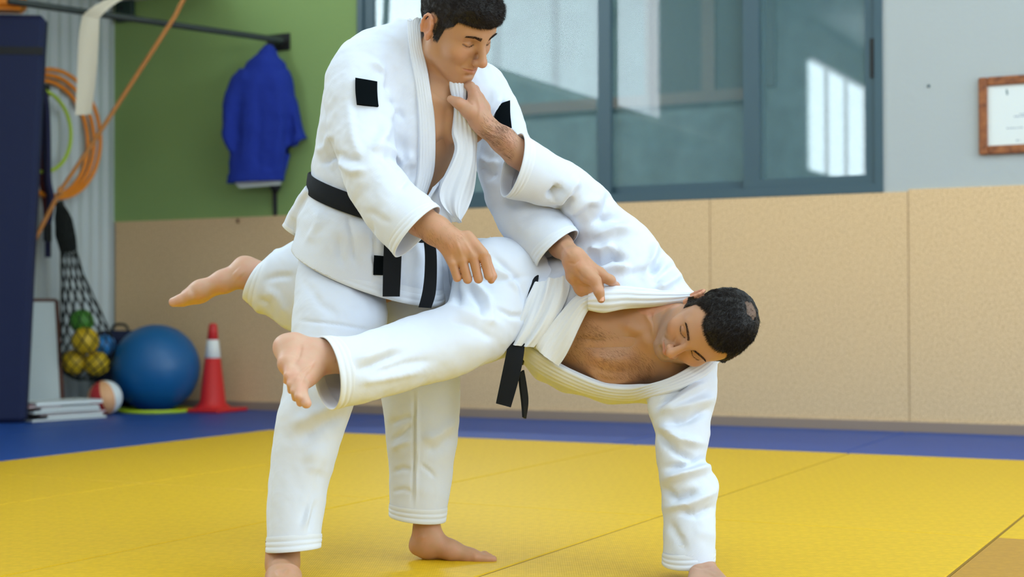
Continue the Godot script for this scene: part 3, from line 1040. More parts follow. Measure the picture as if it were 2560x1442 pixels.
# a piece of surface to be meshed, with everything that a worker thread needs
class Piece:
	var field: Field
	var cell := 0.005
	var seeds: Array[Vector3] = []
	var cuts := []                 # [point, normal, centre, radius]: what lies beyond is left open
	var drop: Callable         # func(p) -> bool: left open
	var bulge: Callable        # func(p) -> float: added to the distance
	var strokes := []              # folds
	var tint: Callable         # func(p, n) -> Color
	var wrinkle := 0.0
	var fold_gain := 1.0
	var wrinkle_freq := 9.0
	var v := PackedVector3Array()
	var idx := PackedInt32Array()
	var nrm := PackedVector3Array()
	var col := PackedColorArray()
	var cam_inv: Basis
	var cam_at: Vector3

	func value(p: Vector3) -> float:
		var d := field.ev(p)
		if bulge.is_valid():
			d -= bulge.call(p)
		return d

	func run() -> void:
		var h := cell
		var corner := {}
		var cells := {}
		var queue: Array[Vector3i] = []
		for s in seeds:
			# walk from the seed until the sign changes
			for dir in [Vector3.RIGHT, Vector3.LEFT, Vector3.UP, Vector3.DOWN, Vector3.BACK, Vector3.FORWARD]:
				var p := s
				var prev := value(p)
				for i in 400:
					p += dir * h
					var now := value(p)
					if (prev < 0.0) != (now < 0.0):
						var g := Vector3i((p / h).floor())
						for dx in [0, -1, 1]:
							for dy in [0, -1, 1]:
								for dz in [0, -1, 1]:
									queue.append(g + Vector3i(dx, dy, dz))
						break
					prev = now
		var offs: Array[Vector3i] = []
		for i in 8:
			offs.append(Vector3i(i & 1, (i >> 1) & 1, (i >> 2) & 1))
		var edges := PackedInt32Array()
		for i in 8:
			for ax in 3:
				if (i & (1 << ax)) == 0:
					edges.append(i)
					edges.append(i | (1 << ax))
		var vals := PackedFloat32Array()
		vals.resize(8)
		var seen := {}
		var masks := {}
		while not queue.is_empty():
			var g: Vector3i = queue.pop_back()
			if seen.has(g):
				continue
			seen[g] = true
			var mask := 0
			for i in 8:
				var q := g + offs[i]
				var val = corner.get(q)
				if val == null:
					val = value(Vector3(q) * h)
					corner[q] = val
				vals[i] = val
				if val < 0.0:
					mask |= 1 << i
			if mask == 0 or mask == 255:
				continue
			var sum := Vector3.ZERO
			var cnt := 0
			for e in range(0, 24, 2):
				var i := edges[e]
				var j := edges[e + 1]
				if ((mask >> i) & 1) != ((mask >> j) & 1):
					var t := vals[i] / (vals[i] - vals[j])
					sum += Vector3(offs[i]).lerp(Vector3(offs[j]), t)
					cnt += 1
			var p := (Vector3(g) + sum / cnt) * h
			if drop.is_valid() and drop.call(p):
				continue
			# just past a cut the vertex is put onto it, so that the rim is clean; nothing lies further on
			var rim := false
			var gone := false
			for c in cuts:
				var beyond: float = (p - c[0]).dot(c[1])
				if beyond > 0.0 and p.distance_squared_to(c[2]) < c[3] * c[3]:
					if beyond < h * 1.5:
						p -= c[1] * beyond
						rim = true
					else:
						gone = true
			if gone:
				continue
			cells[g] = v.size()
			masks[g] = mask
			v.append(p)
			if rim:
				continue
			for ax in 3:
				var b := 1 << ax
				var lo := 0
				var hi := 0
				for i in 8:
					if (i & b) == 0:
						lo |= ((mask >> i) & 1) + 16
					else:
						hi |= ((mask >> i) & 1) + 16
				var lo_sum := 0
				var hi_sum := 0
				for i in 8:
					if (i & b) == 0:
						lo_sum += (mask >> i) & 1
					else:
						hi_sum += (mask >> i) & 1
				var step := Vector3i.ZERO
				step[ax] = 1
				if lo_sum != 0 and lo_sum != 4:
					queue.append(g - step)
				if hi_sum != 0 and hi_sum != 4:
					queue.append(g + step)
		# quads round every crossed edge that starts at a cell's low corner
		for g in cells:
			var mask: int = masks[g]
			for ax in 3:
				var s0 := mask & 1
				var s1 := (mask >> (1 << ax)) & 1
				if s0 == s1:
					continue
				var du := Vector3i.ZERO
				var dv := Vector3i.ZERO
				du[(ax + 1) % 3] = 1
				dv[(ax + 2) % 3] = 1
				var i1 = cells.get(g - du)
				var i2 = cells.get(g - du - dv)
				var i3 = cells.get(g - dv)
				if i1 == null or i2 == null or i3 == null:
					continue
				var i0: int = cells[g]
				if s0 == 1:
					for i in [i0, i2, i1, i0, i3, i2]:
						idx.append(i)
				else:
					for i in [i0, i1, i2, i0, i2, i3]:
						idx.append(i)
		smooth(1)
		normals()
		if strokes.size() > 0 or wrinkle > 0.0:
			fold()
			normals()
		if tint.is_valid():
			col.resize(v.size())
			for i in v.size():
				col[i] = tint.call(v[i], nrm[i])

	func smooth(times: int) -> void:
		for k in times:
			var s := PackedVector3Array()
			s.resize(v.size())
			var cnt := PackedInt32Array()
			cnt.resize(v.size())
			for t in range(0, idx.size(), 3):
				for e in 3:
					var i := idx[t + e]
					var j := idx[t + (e + 1) % 3]
					s[i] += v[j]
					cnt[i] += 1
			for i in v.size():
				if cnt[i] >= 4:
					v[i] = v[i].lerp(s[i] / cnt[i], 0.35)

	func normals() -> void:
		nrm.resize(0)
		nrm.resize(v.size())
		for t in range(0, idx.size(), 3):
			var a := v[idx[t]]
			var f := (v[idx[t + 2]] - a).cross(v[idx[t + 1]] - a)
			for e in 3:
				nrm[idx[t + e]] += f
		for i in v.size():
			nrm[i] = nrm[i].normalized()

	# folds: [height in metres, half-width in pixels of the photograph's frame, points...]
	func fold() -> void:
		var noise := FastNoiseLite.new()
		noise.seed = 5
		noise.frequency = wrinkle_freq
		noise.fractal_octaves = 3
		var lines := []
		for s in strokes:
			var pts := PackedVector2Array()
			for k in range(2, s.size()):
				pts.append(s[k])
			var box := Rect2(pts[0], Vector2.ZERO)
			var total := 0.0
			for k in pts.size():
				box = box.expand(pts[k])
				if k > 0:
					total += pts[k].distance_to(pts[k - 1])
			lines.append([s[0], s[1], pts, box.grow(s[1] * 2.6), total])
		for i in v.size():
			var q := cam_inv * (v[i] - cam_at)
			var px := Vector2(1280.0 - q.x / q.z * 3750.0, 721.0 + q.y / q.z * 3750.0)
			var facing := clampf(nrm[i].dot((cam_at - v[i]).normalized()) * 2.5 + 0.3, 0.0, 1.0)
			var d := 0.0
			if facing > 0.0:
				for l in lines:
					if not (l[3] as Rect2).has_point(px):
						continue
					var pts: PackedVector2Array = l[2]
					var best := 1e9
					var run_ := 0.0
					var at_ := 0.0
					for k in pts.size() - 1:
						var a := pts[k]
						var ba := pts[k + 1] - a
						var ll := ba.length()
						var t := clampf((px - a).dot(ba) / (ll * ll), 0.0, 1.0)
						var dd := px.distance_to(a + ba * t)
						if dd < best:
							best = dd
							at_ = run_ + ll * t
						run_ += ll
					var along: float = at_ / l[4]
					var taper := minf(1.0, minf(along, 1.0 - along) * 4.0 + 0.15)
					var z: float = best / l[1]
					d += l[0] * fold_gain * exp(-z * z) * taper
				d *= facing
			if wrinkle > 0.0:
				d += noise.get_noise_3dv(v[i]) * wrinkle
			for c in cuts:
				if v[i].distance_squared_to(c[2]) < c[3] * c[3]:
					d *= smoothstep(0.025, 0.075, -(v[i] - c[0]).dot(c[1]))
			v[i] += nrm[i] * d

func piece(field: Field, cell: float, seeds: Array) -> Piece:
	var p := Piece.new()
	p.field = field
	p.cell = cell * CELL
	for s in seeds:
		p.seeds.append(s)
	p.cam_inv = cam_basis.transposed()
	p.cam_at = CAM
	return p

# several pieces are meshed side by side, then joined into meshes
func run_all(list: Array) -> void:
	var ids := []
	for p in list:
		ids.append(WorkerThreadPool.add_task(p.run))
	for id in ids:
		WorkerThreadPool.wait_for_task_completion(id)

func join(list: Array) -> ArrayMesh:
	var v := PackedVector3Array()
	var n := PackedVector3Array()
	var c := PackedColorArray()
	var x := PackedInt32Array()
	for p in list:
		var b := v.size()
		v.append_array(p.v)
		n.append_array(p.nrm)
		c.append_array(p.col)
		for i in p.idx:
			x.append(i + b)
	return arrays_mesh(v, x, n, c)

# stations: [ax, ay, bx, by, depth, half-depth, (tilt towards the eye), (depth of b minus depth of a)]
func loft(stations: Array) -> Loft:
	var l := Loft.new()
	for s in stations:
		var dd: float = s[7] if s.size() > 7 else 0.0
		var A := at(s[0], s[1], s[4] - dd * 0.5)
		var B := at(s[2], s[3], s[4] + dd * 0.5)
		var c := (A + B) * 0.5
		l.c.append(c)
		l.u.append((B - A).normalized())
		l.w.append((CAM - c).normalized())
		l.a.append(A.distance_to(B) * 0.5)
		l.b.append(s[5])
		l.n.append(Vector3.ZERO)
	l.finish()
	for i in stations.size():
		var s: Array = stations[i]
		if s.size() > 6 and s[6] != 0.0:
			var t := l.tan_[i].normalized()
			l.w[i] = (l.w[i] + t * float(s[6])).normalized()
			var nn := l.u[i].cross(l.w[i]).normalized()
			l.n[i] = nn if nn.dot(t) > 0 else -nn
	return l

func loft_seeds(l: Loft) -> Array:
	return [l.c[l.c.size() / 2]]

# where the ray through a pixel meets a field
func hit(f: Field, px: float, py: float, from := 3.2, to := 5.0) -> Vector3:
	var d := from
	for i in 90:
		var p := at(px, py, d)
		var e := f.ev(p)
		if e < 0.0008:
			return p
		d += maxf(e * 0.8, 0.001)
		if d > to:
			break
	return Vector3.INF

# a band of cloth between two pixel lines lying on a field (or at the given depths): rows along, nu across
func band(f: Field, left: Array, right: Array, per: int, nu: int, off: float, thick: float, shape = null, depths := []) -> ArrayMesh:
	var l := smooth_line(left, per)
	var r := smooth_line(right, per)
	var dl := smooth_line(depths, per) if depths.size() > 0 else []
	var rows := l.size()
	var top := []
	for i in rows:
		var row := PackedVector3Array()
		for j in nu + 1:
			var t := float(j) / nu
			var q: Vector2 = l[i].lerp(r[i], t)
			var p := Vector3.INF
			if f != null:
				p = hit(f, q.x, q.y)
			if p == Vector3.INF and dl.size() > 0:
				p = at(q.x, q.y, lerpf(dl[i].x, dl[i].y, t))
			row.append(p)
		# fill misses from the neighbours
		for j in nu + 1:
			if row[j] == Vector3.INF:
				for k in nu + 1:
					var jj: int = j + k if j + k <= nu and row[j + k] != Vector3.INF else (j - k if j - k >= 0 and row[j - k] != Vector3.INF else -1)
					if jj >= 0:
						var q: Vector2 = l[i].lerp(r[i], float(j) / nu)
						var dpt := (cam_basis.transposed() * (row[jj] - CAM)).z * -1.0
						row[j] = at(q.x, q.y, dpt + 0.01)
						break
		top.append(row)
	# even the rows a little so that the cloth does not copy every bump
	for pass_ in 2:
		for i in range(1, rows - 1):
			for j in nu + 1:
				if top[i][j] != Vector3.INF and top[i - 1][j] != Vector3.INF and top[i + 1][j] != Vector3.INF:
					top[i][j] = (top[i][j] * 2.0 + top[i - 1][j] + top[i + 1][j]) * 0.25
	return sheet(top, off, thick, shape)

# a sheet with thickness from rows of points; it faces the eye's side
func sheet(top: Array, off: float, thick: float, shape = null) -> ArrayMesh:
	var rows := top.size()
	var nu: int = top[0].size() - 1
	var outer := []
	var inner := []
	for i in rows:
		var o := PackedVector3Array()
		var n_ := PackedVector3Array()
		for j in nu + 1:
			var a: Vector3 = top[min(i + 1, rows - 1)][j] - top[max(i - 1, 0)][j]
			var b: Vector3 = top[i][min(j + 1, nu)] - top[i][max(j - 1, 0)]
			var n := a.cross(b).normalized()
			if n.dot(CAM - top[i][j]) < 0:
				n = -n
			var h := off
			if shape != null:
				h += shape.call(float(i) / (rows - 1), float(j) / nu)
			o.append(top[i][j] + n * h)
			n_.append(top[i][j] + n * (off - thick))
		outer.append(o)
		inner.append(n_)
	var st := new_st()
	st.set_smooth_group(1)
	var flip := false
	var mid := rows / 2
	if rows > 1:
		var a: Vector3 = outer[mid][0]
		var b: Vector3 = outer[mid - 1][0]
		var c: Vector3 = outer[mid][nu]
		var nn := (b - a).cross(c - a)
		flip = nn.dot(CAM - a) > 0
	var put_quad := func(p0: Vector3, p1: Vector3, p2: Vector3, p3: Vector3) -> void:
		if flip:
			quad(st, p0, p3, p2, p1)
		else:
			quad(st, p0, p1, p2, p3)
	for i in rows - 1:
		for j in nu:
			put_quad.call(outer[i][j], outer[i + 1][j], outer[i + 1][j + 1], outer[i][j + 1])
			put_quad.call(inner[i][j], inner[i][j + 1], inner[i + 1][j + 1], inner[i + 1][j])
	st.set_smooth_group(-1)
	for i in rows - 1:
		put_quad.call(outer[i][0], inner[i][0], inner[i + 1][0], outer[i + 1][0])
		put_quad.call(outer[i][nu], outer[i + 1][nu], inner[i + 1][nu], inner[i][nu])
	for j in nu:
		put_quad.call(outer[0][j], outer[0][j + 1], inner[0][j + 1], inner[0][j])
		put_quad.call(outer[rows - 1][j], inner[rows - 1][j], inner[rows - 1][j + 1], outer[rows - 1][j + 1])
	return done(st)

# the turned hem at a loft's end: up the outside, round the edge and back inside
func hem(l: Loft, at_end: bool, height: float, inside: float, grow: float, rows := 3, sides := 56) -> ArrayMesh:
	var m := l.c.size()
	var e := m - 1 if at_end else 0
	var back := -l.tan_[e].normalized() if at_end else l.tan_[e].normalized()
	var o := m - 2 if at_end else 1
	var span := l.c[e].distance_to(l.c[o])
	var prof := []     # [distance back from the edge, outward growth]
	for k in rows + 1:
		var s := height * (1.0 - float(k) / rows)
		if k > 0 and k < rows:
			prof.append([s + 0.0022, grow])
			prof.append([s, grow - 0.0018])
			prof.append([s - 0.0022, grow])
		else:
			prof.append([s, grow if k > 0 else grow * 0.2])
	prof.append([-0.0012, grow * 0.5])
	prof.append([-0.0012, grow * 0.5 - 0.002])
	prof.append([0.0, grow - 0.0045])
	for k in 4:
		prof.append([inside * (k + 1) / 4.0, grow - 0.0055])
	var rings := []
	for p in prof:
		var f := clampf(p[0] / span, 0.0, 1.0)
		var ring := PackedVector3Array()
		for j in sides:
			var th := TAU * j / sides
			var r0 := l.ring_point(e, th, p[1])
			var r1 := l.ring_point(o, th, p[1])
			ring.append(r0 + back * (p[0] if p[0] < 0.0 else 0.0) + (r1 - r0) * f)
		rings.append(ring)
	var st := new_st()
	# find which way round is outward
	var c := l.c[e]
	var a: Vector3 = rings[1][0]
	var b: Vector3 = rings[2][0]
	var d: Vector3 = rings[2][1]
	var nn := (b - a).cross(d - a)
	if nn.dot(a - c) > 0:
		for i in rings.size():
			var r: PackedVector3Array = rings[i]
			r.reverse()
			rings[i] = r
	skin_rings(st, rings, true, false)
	return done(st)

func end_cut(l: Loft, at_end: bool, back_off := 0.004) -> Array:
	var e := l.c.size() - 1 if at_end else 0
	var n := l.n[e] if at_end else -l.n[e]
	return [l.c[e] - n * back_off, n, l.c[e], maxf(l.a[e], l.b[e]) * 1.7]

# fine tapered hairs: roots, directions, lengths
func hairs(roots: PackedVector3Array, dirs: PackedVector3Array, lens: PackedFloat32Array, rad: float, curl := Vector3.ZERO) -> ArrayMesh:
	var v := PackedVector3Array()
	var n := PackedVector3Array()
	var x := PackedInt32Array()
	for i in roots.size():
		var d := dirs[i].normalized()
		var s := d.cross(Vector3(0.3, 0.8, 0.52)).normalized()
		var t := d.cross(s)
		var mid := roots[i] + d * lens[i] * 0.55 + curl * lens[i] * 0.12
		var tip := roots[i] + d * lens[i] + curl * lens[i] * 0.45
		var b := v.size()
		for lev in 2:
			var o: Vector3 = roots[i] if lev == 0 else mid
			var r := rad if lev == 0 else rad * 0.75
			for k in 3:
				var th := TAU * k / 3.0
				var q := s * cos(th) + t * sin(th)
				v.append(o + q * r)
				n.append(q)
		v.append(tip)
		n.append(d)
		for k in 3:
			var k2 := (k + 1) % 3
			x.append_array(PackedInt32Array([b + k, b + 3 + k2, b + k2, b + k, b + 3 + k, b + 3 + k2, b + 3 + k, b + 6, b + 3 + k2]))
	return arrays_mesh(v, x, n)

func V(x: float, y: float) -> Vector2:
	return Vector2(x, y)

# ================================================================ the two people
func skin_materials() -> void:
	var s := mat(Color.WHITE, 0.48, 0.45)
	s.vertex_color_use_as_albedo = true
	s.subsurf_scatter_enabled = true
	s.subsurf_scatter_strength = 0.1
	with_normal(tri(s, 14.0), noise_normal(61, 0.22, 256, 1.5), 0.12)
	M.skin = s
	var rib := weave(128, func(u: float, v: float) -> float:
		return 0.5 + 0.28 * sin((u + v) * TAU * 8.0) + 0.16 * sin((u - v) * TAU * 16.0), 3.0)
	M.gi = with_normal(tri(mat(c8(217, 223, 236), 0.92, 0.25), 28.0), rib, 0.33)
	var plain := weave(128, func(u: float, v: float) -> float:
		return 0.5 + 0.2 * sin(u * TAU * 16.0) * sin(v * TAU * 16.0) + 0.15 * sin(v * TAU * 16.0), 2.0)
	M.gi_plain = with_normal(tri(mat(c8(217, 223, 236), 0.92, 0.25), 20.0), plain, 0.1)
	M.gi_band = with_normal(tri(mat(c8(222, 227, 237), 0.9, 0.25), 20.0), plain, 0.3)
	M.belt = with_normal(tri(mat(c8(16, 20, 26), 0.8, 0.35), 40.0), plain, 0.4)
	M.patch = mat(c8(6, 12, 16), 0.95, 0.2)
	M.hair = mat(c8(26, 21, 19), 0.5, 0.45)
	M.hair_brown = mat(c8(38, 28, 24), 0.55, 0.4)
	M.hair_grey = mat(c8(96, 92, 90), 0.55, 0.4)
	M.body_hair = mat(c8(104, 72, 50), 0.7, 0.3)
	M.brow = mat(c8(52, 37, 29), 0.7, 0.3)
	M.eye = mat(c8(228, 222, 214), 0.2)
	M.iris = mat(c8(34, 22, 16), 0.15)
	M.nail = mat(c8(222, 170, 148), 0.35)

# a head in its own axes: x to the person's left, y up, z forward, origin between the eyes' height and the ears
func head_prims(f: Field, X: Transform3D, older: bool, sub := 1.0) -> void:
	var e := func(c: Vector3, r: Vector3, k: float, cut := false) -> void:
		f.ell(X * c, Basis(X.basis.x * r.x, X.basis.y * r.y, X.basis.z * r.z), k, cut)
	var l := func(a: Vector3, b: Vector3, ra: float, rb: float, k: float, cut := false) -> void:
		f.cap(X * a, X * b, ra * X.basis.x.length(), rb * X.basis.x.length(), k, cut)
	e.call(Vector3(0, 0.035, -0.018), Vector3(0.076, 0.084, 0.098), 0.01)
	e.call(Vector3(0, 0.03, 0.03), Vector3(0.066, 0.062, 0.056), 0.03)
	e.call(Vector3(0, -0.035, 0.022), Vector3(0.06 if not older else 0.063, 0.08, 0.06), 0.03)
	var jw := 0.047 if not older else 0.052
	for s in [-1.0, 1.0]:
		l.call(Vector3(s * jw, -0.062, -0.004), Vector3(s * 0.016, -0.104, 0.06), 0.018, 0.015, 0.028)
		l.call(Vector3(s * 0.055, -0.01, -0.005), Vector3(s * jw, -0.06, -0.004), 0.018, 0.018, 0.025)
		e.call(Vector3(s * 0.042, -0.03, 0.052), Vector3(0.022, 0.02, 0.02), 0.025)
		l.call(Vector3(s * 0.01, 0.02, 0.081), Vector3(s * 0.045, 0.022, 0.064), 0.0095, 0.0085, 0.016)
	e.call(Vector3(0, -0.1, 0.066), Vector3(0.02, 0.017, 0.016), 0.016)
	e.call(Vector3(0, -0.068, 0.062), Vector3(0.031, 0.03, 0.026), 0.02)
	# eye hollows, then the closed or lowered lids over the eyeballs
	for s in [-1.0, 1.0]:
		e.call(Vector3(s * 0.032, 0.0, 0.089), Vector3(0.019, 0.0125, 0.0155), 0.014, true)
	for s in [-1.0, 1.0]:
		e.call(Vector3(s * 0.032, -0.001, 0.066), Vector3(0.0155, 0.0122, 0.0122), 0.005)
		# lid crease and the slit under the upper lid
		for q in [[Vector3(s * 0.018, 0.002, 0.078), Vector3(s * 0.032, 0.0085, 0.0795), 0.0011], [Vector3(s * 0.032, 0.0085, 0.0795), Vector3(s * 0.046, 0.003, 0.071), 0.0011]]:
			l.call(q[0], q[1], q[2], q[2], 0.003, true)
		for q in [[Vector3(s * 0.0175, -0.0035, 0.0775), Vector3(s * 0.032, -0.0075, 0.0795), 0.0014], [Vector3(s * 0.032, -0.0075, 0.0795), Vector3(s * 0.0465, -0.002, 0.0705), 0.0014]]:
			l.call(q[0], q[1], q[2], q[2], 0.002, true)
	# nose
	l.call(Vector3(0, 0.012, 0.084), Vector3(0, -0.034, 0.1075), 0.0075, 0.0105, 0.012)
	e.call(Vector3(0, -0.039, 0.106), Vector3(0.0115, 0.0105, 0.0125), 0.01)
	for s in [-1.0, 1.0]:
		e.call(Vector3(s * 0.0125, -0.043, 0.095), Vector3(0.0075, 0.0085, 0.011), 0.007)
		e.call(Vector3(s * 0.0065, -0.0515, 0.1), Vector3(0.0035, 0.003, 0.005), 0.003, true)
		# fold from the nostril to the mouth's corner
		l.call(Vector3(s * 0.021, -0.043, 0.088), Vector3(s * 0.031, -0.066, 0.074), 0.0012, 0.001, 0.012 if older else 0.02, true)
	# mouth
	for s in [-1.0, 1.0]:
		l.call(Vector3(s * 0.023, -0.0675, 0.0745), Vector3(s * 0.005, -0.0635, 0.0885), 0.003, 0.0048, 0.006)
		l.call(Vector3(s * 0.021, -0.0695, 0.0745), Vector3(0, -0.0745, 0.0865), 0.003, 0.0056, 0.006)
		l.call(Vector3(s * 0.0265, -0.0688, 0.0765), Vector3(s * 0.014, -0.0682, 0.086), 0.0014, 0.0015, 0.003, true)
		l.call(Vector3(s * 0.014, -0.0682, 0.086), Vector3(0, -0.0684, 0.092), 0.0015, 0.0016, 0.003, true)
	l.call(Vector3(-0.012, -0.0845, 0.083), Vector3(0.012, -0.0845, 0.083), 0.002, 0.002, 0.012, true)
	# ears
	for s in [-1.0, 1.0]:
		var base := Vector3(s * 0.074, -0.006, -0.016)
		var o := Vector3(s * 0.92, 0.1, -0.38)
		var rim := []
		for k in 9:
			var a := -0.9 + k * 0.52
			rim.append(base + o * 0.0145 + Vector3(0, sin(a) * 0.027 + 0.006, -cos(a) * 0.0165 * -1.0 * -1.0))
		for k in 8:
			l.call(rim[k], rim[k + 1], 0.0036, 0.0036, 0.004)
		e.call(base + o * 0.006 + Vector3(0, 0.004, 0), Vector3(0.0105, 0.028, 0.016), 0.006)
		e.call(base + o * 0.015 + Vector3(0, 0.0, 0.002), Vector3(0.0065, 0.0135, 0.009), 0.006, true)
		e.call(base + o * 0.015 + Vector3(0, 0.018, -0.003), Vector3(0.004, 0.008, 0.008), 0.005, true)
		e.call(base + o * 0.007 + Vector3(0, -0.024, 0.004), Vector3(0.006, 0.0085, 0.0075), 0.006)

# hairline: how far inside the hair a point of the head lies (metres, local axes)
func hair_in(p: Vector3, older: bool) -> float:
	var pts: Array
	if older:
		pts = [[-0.2, -0.06], [-0.045, -0.055], [-0.036, 0.02], [-0.024, 0.03], [-0.006, 0.028], [-0.002, -0.022], [0.014, -0.022], [0.022, 0.02], [0.034, 0.045], [0.052, 0.072], [0.07, 0.064], [0.1, 0.06]]
	else:
		pts = [[-0.2, -0.06], [-0.045, -0.055], [-0.036, 0.02], [-0.024, 0.033], [-0.006, 0.03], [-0.001, -0.03], [0.012, -0.03], [0.024, 0.012], [0.045, 0.03], [0.05, 0.045], [0.06, 0.047], [0.1, 0.044]]
	var b := 0.0
	for i in pts.size() - 1:
		if p.z <= pts[i + 1][0] or i == pts.size() - 2:
			var t: float = clampf((p.z - pts[i][0]) / (pts[i + 1][0] - pts[i][0]), 0.0, 1.0)
			b = lerpf(pts[i][1], pts[i + 1][1], t)
			break
	return p.y - b

func skin_color(base: Color, p: Vector3, X: Transform3D, older: bool, blotch: FastNoiseLite) -> Color:
	var q := X.affine_inverse() * p
	var c := base
	var n := blotch.get_noise_3dv(p)
	c = c.lerp(Color(base.r * 1.02, base.g * 0.9, base.b * 0.84), clampf(0.3 + n, 0.0, 1.0) * 0.5)
	if q.length() < 0.19:
		var lip := Vector3(q.x / 0.025, (q.y + 0.069) / (0.0085 - 0.004 * absf(q.x) / 0.025), 0.0)
		if q.z > 0.07 and lip.length() < 1.2:
			c = c.lerp(Color(0.5, 0.2, 0.15), 0.6 * clampf((1.2 - lip.length()) * 3.0, 0.0, 1.0))
		var ex := (absf(q.x) - 0.032) / 0.0145
		if q.z > 0.058 and absf(ex) < 1.1:
			var slit := absf(q.y + 0.0035 + 0.004 * (1.0 - ex * ex))
			c = c.lerp(Color(0.06, 0.035, 0.028), clampf(1.6 - slit / 0.0009, 0.0, 0.85))
			c = c.lerp(Color(0.36, 0.19, 0.13), 0.4 * clampf(1.0 - Vector2(ex * 0.8, (q.y + 0.001) / 0.016).length(), 0.0, 1.0))
		var cheek := Vector2(absf(q.x) - 0.042, q.y + 0.03).length()
		if q.z > 0.03:
			c = c.lerp(Color(0.66, 0.31, 0.21), clampf(1.0 - cheek / 0.03, 0.0, 1.0) * 0.35)
		var nose := Vector2(q.x, q.y + 0.04).length()
		if q.z > 0.085:
			c = c.lerp(Color(0.66, 0.3, 0.22), clampf(1.0 - nose / 0.02, 0.0, 1.0) * 0.35)
		var ear := absf(q.x) > 0.077 and q.z < 0.02 and q.y < 0.04
		if ear:
			c = c.lerp(Color(0.7, 0.3, 0.2), 0.45)
		if older and q.z > -0.01 and q.y < -0.045 and lip.length() > 1.05:
			c = c.lerp(Color(0.27, 0.225, 0.215), 0.5 * clampf((-0.045 - q.y) / 0.02, 0.0, 1.0) * clampf((q.y + 0.128) / 0.018, 0.0, 1.0) * clampf((q.z + 0.01) / 0.02, 0.0, 1.0) * clampf(1.0 - absf(n) * 0.6, 0.0, 1.0))
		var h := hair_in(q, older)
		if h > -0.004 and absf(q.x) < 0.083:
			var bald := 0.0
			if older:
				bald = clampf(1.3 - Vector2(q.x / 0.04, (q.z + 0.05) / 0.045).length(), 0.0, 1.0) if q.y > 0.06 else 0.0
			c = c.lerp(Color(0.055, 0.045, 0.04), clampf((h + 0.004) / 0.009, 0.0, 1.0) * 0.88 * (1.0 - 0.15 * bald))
	return c

